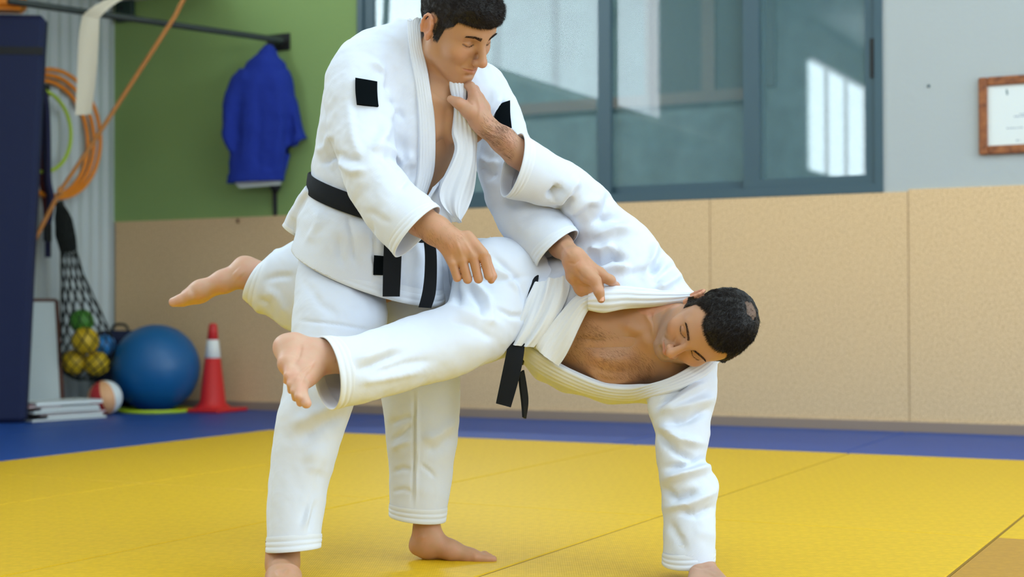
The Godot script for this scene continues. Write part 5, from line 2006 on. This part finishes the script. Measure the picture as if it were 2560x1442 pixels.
func belt_ring(l: Loft, grow: float, thick: float) -> ArrayMesh:
	var prof := [[0.0, grow - thick], [0.0, grow * 0.7], [0.06, grow], [0.5, grow + 0.001], [0.94, grow], [1.0, grow * 0.7], [1.0, grow - thick]]
	var rings := []
	var sides := 72
	for p in prof:
		var ring := PackedVector3Array()
		for j in sides:
			var th := -TAU * j / sides
			ring.append(l.ring_point(0, th, p[1]).lerp(l.ring_point(1, th, p[1]), p[0]))
		rings.append(ring)
	rings.append(rings[0])
	var st := new_st()
	var a: Vector3 = rings[2][0]
	var nn: Vector3 = (rings[3][0] - a).cross(rings[3][1] - a)
	if nn.dot(a - l.c[0]) > 0:
		for i in rings.size() - 1:
			var r: PackedVector3Array = rings[i]
			r.reverse()
			rings[i] = r
		rings[rings.size() - 1] = rings[0]
	skin_rings(st, rings, true, false)
	return done(st)

func make_thrown() -> void:
	var base := Color(0.5, 0.27, 0.155)
	var blotch := FastNoiseLite.new()
	blotch.seed = 18
	blotch.frequency = 14.0
	var person := thing("person", "older man with thinning hair tipped sideways, one hand planted on the yellow mat", "person", at(1745, 1455, 3.8) * Vector3(1, 0, 1))
	var fl := func(px: float, py: float, h: float) -> Vector3:
		var r := at(px, py, 1.0) - CAM
		return CAM + r * ((h - CAM.y) / r.y)
	# ---- skin
	var X := head_frame(1766, 824, 3.9, Vector3(-0.53, -0.44, 0.72), Vector3(0.72, 0.22, 0.65), 1.07)
	var hf := Field.new()
	head_prims(hf, X, true)
	var cap_f := Field.new()
	head_prims(cap_f, X, true)
	var neck_a := X * Vector3(0, -0.055, -0.03)
	var neck_b := at(1640, 805, 4.06)
	var chest := loft([[1320, 690, 1312, 870, 4.14, 0.1], [1430, 700, 1415, 940, 4.14, 0.118], [1540, 700, 1525, 985, 4.13, 0.122], [1640, 710, 1640, 970, 4.1, 0.105], [1720, 770, 1740, 940, 4.07, 0.07]])
	var torso := Field.new()
	for f in [hf, torso]:
		f.loft(chest, 0.03)
		f.cap(neck_a, neck_b, 0.056, 0.066, 0.04)
		f.cap(at(1600, 770, 4.06), at(1690, 905, 4.03), 0.05, 0.045, 0.05)
		f.ell(at(1500, 780, 4.06), Basis(at(1560, 780, 4.06) - at(1500, 780, 4.06), Vector3(0, 0.07, 0), Vector3(0, 0, 0.05)), 0.04)
		f.ell(at(1545, 915, 4.06), Basis(at(1610, 915, 4.06) - at(1545, 915, 4.06), Vector3(0, 0.055, 0), Vector3(0, 0, 0.055)), 0.04)
	var limbs := Field.new()
	limbs.loft(chest, 0.03)
	limbs.chain([at(1640, 700, 4.13), at(1470, 535, 4.14), at(1330, 415, 4.04)], [0.042, 0.036, 0.03], 0.03)
	limbs.chain([at(1715, 950, 4.02), at(1715, 1200, 3.91), at(1750, 1395, 3.83)], [0.045, 0.036, 0.028], 0.03)
	limbs.chain([at(1260, 780, 4.08), at(1040, 880, 3.84), at(825, 895, 3.64)], [0.085, 0.055, 0.038], 0.03)
	limbs.chain([at(1250, 700, 4.22), at(950, 705, 4.46), at(650, 690, 4.5)], [0.085, 0.055, 0.036], 0.03)
	limbs.cap(at(1340, 780, 4.14), at(1270, 750, 4.14), 0.1, 0.1, 0.05)
	# right hand gripping the lapel
	var rh := Field.new()
	rh.chain([at(1360, 440, 4.05), at(1292, 382, 4.005), at(1258, 350, 3.99), at(1214, 315, 3.98), at(1196, 296, 3.975)], [0.036, 0.034, 0.0325, 0.0265, 0.029], 0.02)
	rh.chain([at(1200, 300, 3.972), at(1188, 268, 3.965), at(1186, 240, 3.962)], [0.026, 0.024, 0.017], 0.015)
	rh.chain([at(1205, 305, 3.985), at(1206, 270, 3.99), at(1197, 246, 3.99)], [0.022, 0.018, 0.015], 0.015)
	rh.chain([at(1186, 240, 3.962), at(1176, 216, 3.972), at(1152, 214, 4.0), at(1135, 226, 4.02)], [0.0145, 0.0125, 0.0105, 0.009], 0.006)
	rh.chain([at(1197, 246, 3.985), at(1186, 224, 4.005), at(1160, 226, 4.03), at(1140, 240, 4.03)], [0.0145, 0.0125, 0.0105, 0.009], 0.006)
	rh.chain([at(1203, 256, 4.0), at(1192, 238, 4.03), at(1165, 244, 4.045), at(1145, 256, 4.04)], [0.0135, 0.0115, 0.01, 0.009], 0.006)
	rh.chain([at(1206, 268, 4.01), at(1196, 254, 4.04), at(1170, 262, 4.05), at(1152, 272, 4.045)], [0.012, 0.0105, 0.009, 0.008], 0.006)
	rh.chain([at(1194, 292, 3.965), at(1172, 276, 3.95), at(1147, 258, 3.942), at(1127, 248, 3.945)], [0.022, 0.0195, 0.0135, 0.0105], 0.012)
	# left hand on the mat
	var lh := Field.new()
	lh.chain([at(1742, 1330, 3.85), at(1752, 1395, 3.83), at(1756, 1422, 3.82)], [0.037, 0.031, 0.029], 0.02)
	var mc := [[1728, 1470], [1752, 1478], [1782, 1478], [1808, 1470]]
	var tips := [[1722, 1535], [1758, 1556], [1806, 1556], [1850, 1534]]
	for i in 4:
		var w := at(1745 + i * 8, 1424, 3.82)
		var k: Vector3 = fl.call(mc[i][0], mc[i][1], 0.03)
		var m: Vector3 = fl.call(lerpf(mc[i][0], tips[i][0], 0.5), lerpf(mc[i][1], tips[i][1], 0.5), 0.024)
		var t: Vector3 = fl.call(tips[i][0], tips[i][1], 0.01)
		lh.chain([w, k, m, t], [0.021, 0.0145, 0.0115, 0.009], 0.012)
	lh.chain([at(1768, 1425, 3.81), fl.call(1812, 1462, 0.032), fl.call(1845, 1478, 0.018), fl.call(1872, 1486, 0.011)], [0.022, 0.016, 0.0125, 0.0095], 0.012)
	# left foot, in front, toes hanging towards the eye
	var lf := Field.new()
	lf.chain([at(860, 895, 3.66), at(815, 892, 3.64), at(790, 893, 3.635)], [0.04, 0.036, 0.038], 0.02)
	lf.chain([at(780, 888, 3.635), at(735, 870, 3.63), at(712, 866, 3.63)], [0.038, 0.033, 0.028], 0.02)
	lf.chain([at(785, 895, 3.63), at(762, 925, 3.6), at(745, 958, 3.555)], [0.039, 0.036, 0.027], 0.025)
	lf.chain([at(730, 880, 3.62), at(718, 908, 3.58)], [0.031, 0.024], 0.03)
	lf.chain([at(750, 965, 3.54), at(755, 985, 3.52)], [0.02, 0.014], 0.01)
	lf.chain([at(755, 985, 3.52), at(766, 1008, 3.505)], [0.0135, 0.0122], 0.003)
	var st0 := [[741, 962], [733, 950], [725, 936], [718, 920]]
	var st1 := [[745, 990], [735, 977], [726, 960], [718, 938]]
	var st2 := [[750, 1008], [738, 995], [727, 976], [716, 952]]
	for i in 4:
		var z := 3.53 + i * 0.012
		lf.chain([at(st0[i][0] + 6, st0[i][1] - 6, z), at(st1[i][0], st1[i][1], z - 0.026)], [0.0135, 0.0086], 0.008)
		lf.chain([at(st1[i][0], st1[i][1], z - 0.026), at(st2[i][0], st2[i][1], z - 0.016)], [0.0086, 0.0082], 0.0025)
	# right foot, far behind
	var rf := Field.new()
	rf.chain([at(690, 700, 4.5), at(640, 690, 4.5), at(620, 682, 4.5)], [0.045, 0.042, 0.041], 0.02)
	rf.chain([at(622, 682, 4.5), at(610, 668, 4.5)], [0.04, 0.033], 0.02)
	rf.chain([at(615, 684, 4.5), at(560, 702, 4.49), at(500, 724, 4.48), at(468, 740, 4.48)], [0.039, 0.03, 0.025, 0.021], 0.025)
	rf.chain([at(560, 708, 4.52), at(500, 735, 4.54), at(475, 747, 4.54)], [0.027, 0.022, 0.018], 0.03)
	for i in 5:
		var z := 4.46 + i * 0.02
		rf.chain([at(472 + i * 3, 738 + i * 1.5, z), at(450 + i * 4, 749 + i, z), at(434 + i * 6, 755 + i, z)], [0.018 - i * 0.001, 0.015 - i * 0.0008, 0.0148 - i * 0.0011], 0.007)
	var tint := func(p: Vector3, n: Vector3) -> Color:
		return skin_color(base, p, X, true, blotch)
	var hand_base := Color(0.5, 0.28, 0.175)
	var tint_hand := func(p: Vector3, n: Vector3) -> Color:
		var c := skin_color(hand_base, p, X, true, blotch)
		return c.lerp(Color(0.58, 0.27, 0.2), clampf(0.2 + blotch.get_noise_3dv(p * 2.0), 0.0, 1.0) * 0.5)
	var foot_base := Color(0.6, 0.37, 0.26)
	var tint_foot := func(p: Vector3, n: Vector3) -> Color:
		var c := skin_color(foot_base, p, X, true, blotch)
		return c.lerp(Color(0.64, 0.3, 0.22), clampf(0.2 + blotch.get_noise_3dv(p * 2.0), 0.0, 1.0) * 0.6)
	var hp := piece(hf, 0.0018, [X * Vector3.ZERO])
	var neck_mid := neck_a.lerp(neck_b, 0.7)
	hp.cuts = [[neck_mid, (neck_b - neck_a).normalized(), neck_mid, 0.5]]
	hp.strokes = [[-0.0016, 3, V(1690, 838), V(1683, 858), V(1672, 866)], [0.0015, 4, V(1640, 770), V(1652, 800)], [-0.001, 2.5, V(1760, 828), V(1775, 855), V(1790, 884)], [-0.0008, 2.5, V(1770, 826), V(1786, 852)]]
	var cp := piece(torso, 0.005, [chest.c[2]])
	var chest_at := at(1570, 860, 4.06)
	var neck_cut := neck_mid - (neck_b - neck_a).normalized() * 0.025
	cp.drop = func(p: Vector3) -> bool:
		return p.distance_squared_to(chest_at) > 0.07 or (p - neck_cut).dot(neck_b - neck_a) < 0.0
	cp.strokes = [[-0.006, 10, V(1440, 850), V(1500, 862), V(1570, 855), V(1620, 830)], [0.007, 14, V(1545, 800), V(1600, 830), V(1640, 880)], [0.005, 6, V(1612, 778), V(1630, 812), V(1636, 845)], [-0.004, 5, V(1622, 772), V(1640, 805), V(1646, 835)],
		[-0.005, 12, V(1450, 905), V(1520, 930), V(1600, 930)], [0.006, 16, V(1470, 885), V(1530, 900), V(1600, 895)]]
	var lp := piece(limbs, 0.014, [chest.c[1]])
	var rp := piece(rh, 0.0024, [at(1214, 315, 3.98)])
	rp.cuts = [[at(1345, 428, 4.04), (at(1360, 440, 4.05) - at(1292, 382, 4.005)).normalized(), at(1345, 428, 4.04), 0.2]]
	rp.strokes = [[0.0018, 4, V(1195, 300), V(1200, 270), V(1194, 242)], [-0.002, 3, V(1168, 248), V(1176, 258), V(1182, 262)], [0.0015, 4, V(1240, 345), V(1215, 330), V(1200, 310)]]
	var lhp := piece(lh, 0.0026, [at(1752, 1395, 3.83)])
	lhp.cuts = [[at(1743, 1336, 3.85), Vector3.UP, at(1743, 1336, 3.85), 0.2]]
	lhp.strokes = [[-0.002, 3, V(1730, 1415), V(1755, 1420), V(1780, 1415)], [0.002, 4, V(1760, 1425), V(1790, 1440)]]
	var lfp := piece(lf, 0.0023, [at(815, 892, 3.64)])
	lfp.cuts = [[at(855, 895, 3.66), (at(860, 895, 3.66) - at(815, 892, 3.64)).normalized(), at(855, 895, 3.66), 0.2]]
	lfp.strokes = [[0.002, 4, V(790, 900), V(765, 935), V(752, 962)], [0.002, 3, V(785, 905), V(752, 930), V(738, 950)], [-0.003, 5, V(755, 860), V(748, 890), V(735, 910)], [-0.002, 4, V(770, 930), V(760, 950)]]
	var rfp := piece(rf, 0.0036, [at(640, 690, 4.5)])
	rfp.cuts = [[at(686, 700, 4.5), (at(690, 700, 4.5) - at(640, 690, 4.5)).normalized(), at(686, 700, 4.5), 0.2]]
	rfp.strokes = [[0.004, 16, V(588, 676), V(604, 692)], [-0.003, 8, V(560, 725), V(520, 735)]]
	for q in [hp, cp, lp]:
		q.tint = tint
	for q in [rp, lhp]:
		q.tint = tint_hand
	for q in [lfp, rfp]:
		q.tint = tint_foot
	# ---- jacket
	var tl := loft([[1226, 594, 1278, 892, 4.13, 0.15], [1300, 640, 1302, 905, 4.13, 0.14], [1360, 640, 1345, 950, 4.13, 0.14], [1440, 610, 1420, 985, 4.13, 0.148], [1560, 590, 1520, 1008, 4.12, 0.15], [1660, 650, 1640, 1012, 4.09, 0.13], [1738, 735, 1770, 985, 4.06, 0.09]])
	var rs := loft([[1725, 730, 1600, 800, 4.1, 0.09], [1620, 575, 1495, 710, 4.13, 0.1], [1535, 498, 1428, 605, 4.14, 0.095], [1485, 445, 1385, 524, 4.1, 0.085], [1402, 394, 1325, 508, 4.05, 0.08], [1302, 335, 1261, 491, 4.0, 0.07, 0.12]])
	var ls := loft([[1600, 935, 1795, 880, 4.03, 0.085], [1618, 1010, 1792, 965, 3.99, 0.08], [1636, 1090, 1776, 1075, 3.94, 0.072], [1642, 1160, 1764, 1150, 3.91, 0.07], [1650, 1230, 1795, 1210, 3.89, 0.072], [1660, 1310, 1790, 1290, 3.86, 0.068], [1657, 1408, 1786, 1400, 3.83, 0.06, 0.5]])
	var jf := Field.new()
	jf.loft(tl, 0.03).loft(rs, 0.04).loft(ls, 0.04)
	var jp := piece(jf, 0.005, [tl.c[3]])
	jp.cuts = [end_cut(tl, false), end_cut(rs, true), end_cut(ls, true)]
	var vee := PackedVector2Array([V(1440, 765), V(1395, 840), V(1385, 890), V(1410, 925), V(1460, 955), V(1520, 968), V(1600, 974), V(1690, 948), V(1745, 918), V(1792, 868), V(1760, 740), V(1690, 742), V(1560, 748)])
	jp.drop = func(p: Vector3) -> bool:
		return dep(p) < 4.15 and in_poly(to_px(p), vee)
	jp.wrinkle = 0.005
	jp.strokes = [
		[-0.022, 11, V(1372, 500), V(1392, 478), V(1402, 465)], [0.014, 12, V(1392, 520), V(1425, 470), V(1450, 448)], [-0.018, 9, V(1388, 528), V(1415, 510), V(1430, 490)], [0.01, 12, V(1420, 535), V(1465, 505), V(1495, 500)], [-0.012, 12, V(1475, 560), V(1530, 545), V(1575, 542)], [0.01, 14, V(1480, 590), V(1540, 570), V(1590, 575)],
		[-0.02, 10, V(1460, 640), V(1500, 655), V(1528, 640), V(1560, 650)], [0.014, 12, V(1470, 622), V(1505, 630), V(1540, 615)], [0.012, 12, V(1490, 680), V(1540, 668), V(1580, 672)], [-0.01, 10, V(1560, 690), V(1620, 672), V(1670, 650)],
		[-0.012, 9, V(1660, 625), V(1650, 650), V(1625, 690)], [0.01, 10, V(1640, 600), V(1632, 650), V(1610, 690)], [-0.012, 10, V(1690, 660), V(1650, 690), V(1630, 715)], [0.01, 10, V(1705, 685), V(1660, 715), V(1640, 725)],
		[-0.01, 10, V(1530, 470), V(1520, 520), V(1500, 560)], [0.008, 14, V(1505, 470), V(1485, 520)],
		[-0.012, 9, V(1780, 1020), V(1720, 1050), V(1660, 1060)], [0.012, 12, V(1788, 990), V(1720, 1015), V(1650, 1030)], [-0.012, 9, V(1730, 945), V(1680, 985), V(1640, 1020)], [0.01, 10, V(1770, 950), V(1710, 990), V(1650, 1025)],
		[-0.012, 9, V(1640, 1080), V(1690, 1130), V(1740, 1150)], [0.012, 12, V(1650, 1060), V(1700, 1100), V(1760, 1110)], [0.014, 12, V(1660, 1200), V(1720, 1180), V(1785, 1165)], [-0.012, 10, V(1650, 1215), V(1690, 1245), V(1750, 1230)], [-0.012, 9, V(1770, 1145), V(1720, 1165), V(1660, 1170)], [0.01, 11, V(1660, 1270), V(1720, 1262), V(1790, 1225)], [-0.01, 10, V(1790, 1265), V(1740, 1285), V(1690, 1275)], [-0.006, 10, V(1670, 1300), V(1700, 1350), V(1715, 1390)],
		[-0.008, 7, V(1340, 690), V(1310, 760), V(1288, 830)], [0.008, 7, V(1355, 690), V(1328, 760), V(1300, 840)], [-0.008, 6, V(1370, 700), V(1345, 760), V(1325, 820)], [-0.008, 7, V(1400, 690), V(1360, 780), V(1330, 830)], [0.006, 7, V(1420, 690), V(1380, 770), V(1350, 830)],
		[-0.006, 10, V(1360, 940), V(1440, 975), V(1520, 990)]]
	# ---- trousers
	var lg := loft([[1330, 610, 1345, 880, 4.14, 0.13], [1228, 612, 1292, 882, 4.1, 0.128], [1128, 752, 1180, 925, 3.93, 0.105], [1000, 798, 1035, 972, 3.8, 0.09], [885, 838, 922, 1003, 3.69, 0.085], [803, 842, 830, 1023, 3.63, 0.078, 0.1]])
	var rg := loft([[1250, 598, 1300, 800, 4.2, 0.12], [1100, 600, 1110, 780, 4.36, 0.1], [900, 606, 905, 790, 4.47, 0.09], [745, 600, 765, 838, 4.5, 0.085], [690, 622, 652, 785, 4.5, 0.078], [656, 656, 612, 748, 4.5, 0.065, 0.1]])
	var tf := Field.new()
	tf.loft(lg, 0.03).loft(rg, 0.04)
	tf.ell(at(1235, 690, 4.06), Basis(at(1325, 690, 4.06) - at(1235, 690, 4.06), Vector3(0, 0.1, 0), Vector3(0, 0, 0.08)), 0.05)
	var tp := piece(tf, 0.0055, [lg.c[2]])
	tp.cuts = [end_cut(lg, true), end_cut(rg, true)]
	tp.wrinkle = 0.004
	tp.strokes = [
		[-0.008, 10, V(840, 930), V(900, 925), V(960, 900), V(1010, 880)], [0.008, 12, V(845, 905), V(920, 890), V(1000, 860)], [-0.004, 9, V(930, 935), V(1010, 910), V(1090, 900)], [0.005, 10, V(880, 960), V(960, 945), V(1060, 925)], [-0.006, 7, V(850, 960), V(860, 945), V(866, 935)],
		[-0.008, 8, V(1170, 720), V(1200, 760), V(1205, 800)], [0.008, 9, V(1180, 700), V(1220, 745), V(1230, 800)], [-0.006, 7, V(1150, 690), V(1240, 700), V(1320, 690)], [0.006, 9, V(1210, 660), V(1270, 690), V(1310, 740)], [-0.007, 8, V(1230, 640), V(1290, 690), V(1318, 760)], [-0.006, 7, V(1240, 770), V(1280, 790), V(1310, 790)],
		[0.008, 12, V(1130, 770), V(1190, 790), V(1250, 810)], [-0.006, 10, V(1120, 800), V(1180, 815), V(1240, 850)], [-0.012, 10, V(1135, 650), V(1135, 720), V(1150, 765)],
		[-0.006, 9, V(650, 700), V(700, 690), V(735, 690)], [0.006, 10, V(660, 720), V(690, 740), V(720, 790)], [-0.006, 8, V(640, 740), V(670, 760), V(690, 800)]]
	jp.fold_gain = 1.4
	tp.fold_gain = 1.4
	run_all([hp, cp, lp, rp, lhp, lfp, rfp, jp, tp])
	put("body", join([hp, cp, lp, rp, lhp, lfp, rfp]), M.skin, person)
	hair_for(person, hp, X, true, cap_f, 177)
	body_hair(person, "arm_hair", [rp], PackedVector2Array([V(1215, 290), V(1300, 338), V(1282, 405), V(1200, 335)]), 1500, view_vec(-0.6, 0.45, 0, at(1250, 340, 4.0)), 0.012, 15, M.body_hair)
	body_hair(person, "arm_hair", [lhp], PackedVector2Array([V(1720, 1380), V(1790, 1380), V(1790, 1425), V(1720, 1425)]), 600, view_vec(0.2, -0.9, 0, at(1750, 1400, 3.85)), 0.012, 16, M.body_hair)
	body_hair(person, "chest_hair", [cp], PackedVector2Array([V(1412, 890), V(1470, 800), V(1560, 850), V(1640, 900), V(1620, 945), V(1500, 945)]), 1300, view_vec(0.5, -0.5, 0, at(1520, 880, 4.0)), 0.013, 17, M.body_hair)
	body_hair(person, "chest_hair", [cp], PackedVector2Array([V(1430, 860), V(1470, 790), V(1510, 840), V(1560, 880), V(1500, 920)]), 600, view_vec(0.6, -0.3, 0, at(1520, 880, 4.0)), 0.013, 18, M.body_hair)
	# ---- what is sewn to the jacket
	var jacket := put("jacket", join([jp]), M.gi, person)
	put("cuff", hem(rs, true, 0.03, 0.045, 0.0032, 3), M.gi_band, jacket)
	put("cuff", hem(ls, true, 0.03, 0.05, 0.0032, 3), M.gi_band, jacket)
	put("hem", hem(tl, false, 0.02, 0.03, 0.003, 2, 90), M.gi_band, jacket)
	var quilt := func(i: float, j: float) -> float:
		var e := sin(j * PI)
		return 0.006 * pow(maxf(e, 0.0), 0.35) - 0.0018 * pow(absf(cos(j * PI * 5.0)), 8.0)
	# lower lapel, sagging under the chest
	put("lapel", band(jf, [V(1290, 838), V(1318, 858), V(1352, 884), V(1400, 912), V(1440, 932), V(1500, 957), V(1560, 966), V(1620, 960), V(1680, 942), V(1740, 905), V(1790, 860)], [V(1294, 872), V(1318, 905), V(1345, 930), V(1392, 955), V(1440, 975), V(1500, 992), V(1560, 1000), V(1630, 994), V(1700, 972), V(1765, 940), V(1805, 890)], 5, 20, 0.004, 0.012, quilt, [V(3.99, 4.02), V(3.985, 4.02), V(3.98, 4.02), V(3.975, 4.03), V(3.975, 4.03), V(3.975, 4.03), V(3.975, 4.03), V(3.97, 4.02), V(3.965, 4.0), V(3.97, 4.0), V(3.99, 4.0)]), M.gi_band, jacket)
	# upper lapel: a twisted roll from the neck to the gripping hand, then flat across the belly
	var roll := func(i: float, j: float) -> float:
		return 0.022 * pow(maxf(sin(j * PI), 0.0), 0.6) - 0.004 * pow(absf(sin(j * PI * 4.0 + i * 4.0)), 6.0)
	put("lapel", band(null, [V(1752, 736), V(1720, 734), V(1660, 724), V(1600, 718), V(1550, 714), V(1505, 716), V(1470, 728)], [V(1756, 748), V(1722, 752), V(1665, 762), V(1610, 768), V(1560, 772), V(1510, 782), V(1472, 776)], 6, 20, 0.0, 0.014, roll, [V(4.05, 4.03), V(4.03, 4.02), V(4.0, 3.99), V(3.975, 3.97), V(3.965, 3.96), V(3.955, 3.95), V(3.955, 3.955)]), M.gi_band, jacket)
	var belly := func(i: float, j: float) -> float:
		return 0.004 + 0.009 * sin(j * PI) + 0.004 * sin(j * 5.0 - i * 6.0) - 0.003 * pow(absf(cos(j * PI * 5.0 + i)), 6.0)
	put("lapel", band(null, [V(1480, 722), V(1440, 738), V(1400, 782), V(1370, 820), V(1348, 848), V(1340, 868)], [V(1474, 774), V(1466, 782), V(1446, 822), V(1428, 862), V(1410, 896), V(1396, 915)], 6, 20, 0.0, 0.012, belly, [V(3.955, 3.955), V(3.958, 3.956), V(3.968, 3.962), V(3.975, 3.968), V(3.98, 3.975), V(3.985, 3.98)]), M.gi_band, jacket)
	var trousers := put("trousers", join([tp]), M.gi_plain, person)
	put("trouser_hem", hem(lg, true, 0.036, 0.035, 0.0024, 3, 64), M.gi_band, trousers)
	put("trouser_hem", hem(rg, true, 0.036, 0.035, 0.0024, 3, 64), M.gi_band, trousers)
	# ---- belt
	var bl := loft([[1316, 650, 1268, 890, 4.13, 0.147], [1352, 650, 1308, 910, 4.13, 0.147]])
	var belt := put("belt", belt_ring(bl, 0.004, 0.006), M.belt, person)
	put("belt_end", band(null, [V(1272, 846), V(1266, 880), V(1254, 940), V(1240, 1008)], [V(1312, 846), V(1310, 885), V(1298, 945), V(1277, 1018)], 6, 8, 0.003, 0.006, null, [V(3.97, 3.97), V(3.96, 3.96), V(3.96, 3.955), V(3.96, 3.955)]), M.belt, belt)
	put("belt_end", band(null, [V(1298, 935), V(1300, 965), V(1305, 1005), V(1308, 1042)], [V(1308, 925), V(1315, 965), V(1319, 1005), V(1313, 1046)], 6, 5, 0.003, 0.006, null, [V(4.0, 4.03), V(4.0, 4.03), V(4.0, 4.03), V(4.0, 4.02)]), M.belt, belt)
	var pleat := func(i: float, j: float) -> float:
		return 0.012 * sin(j * PI) + 0.006 * sin(j * 17.0 + i * 1.5) + 0.004 * sin(j * 31.0 - i * 2.0)
	put("overhang", band(null, [V(1336, 712), V(1318, 745), V(1300, 785), V(1282, 825), V(1264, 858)], [V(1425, 690), V(1420, 735), V(1398, 785), V(1368, 830), V(1335, 868)], 6, 24, 0.004, 0.012, pleat, [V(4.0, 3.985), V(3.985, 3.975), V(3.975, 3.97), V(3.97, 3.97), V(3.972, 3.972)]), M.gi_band, jacket)
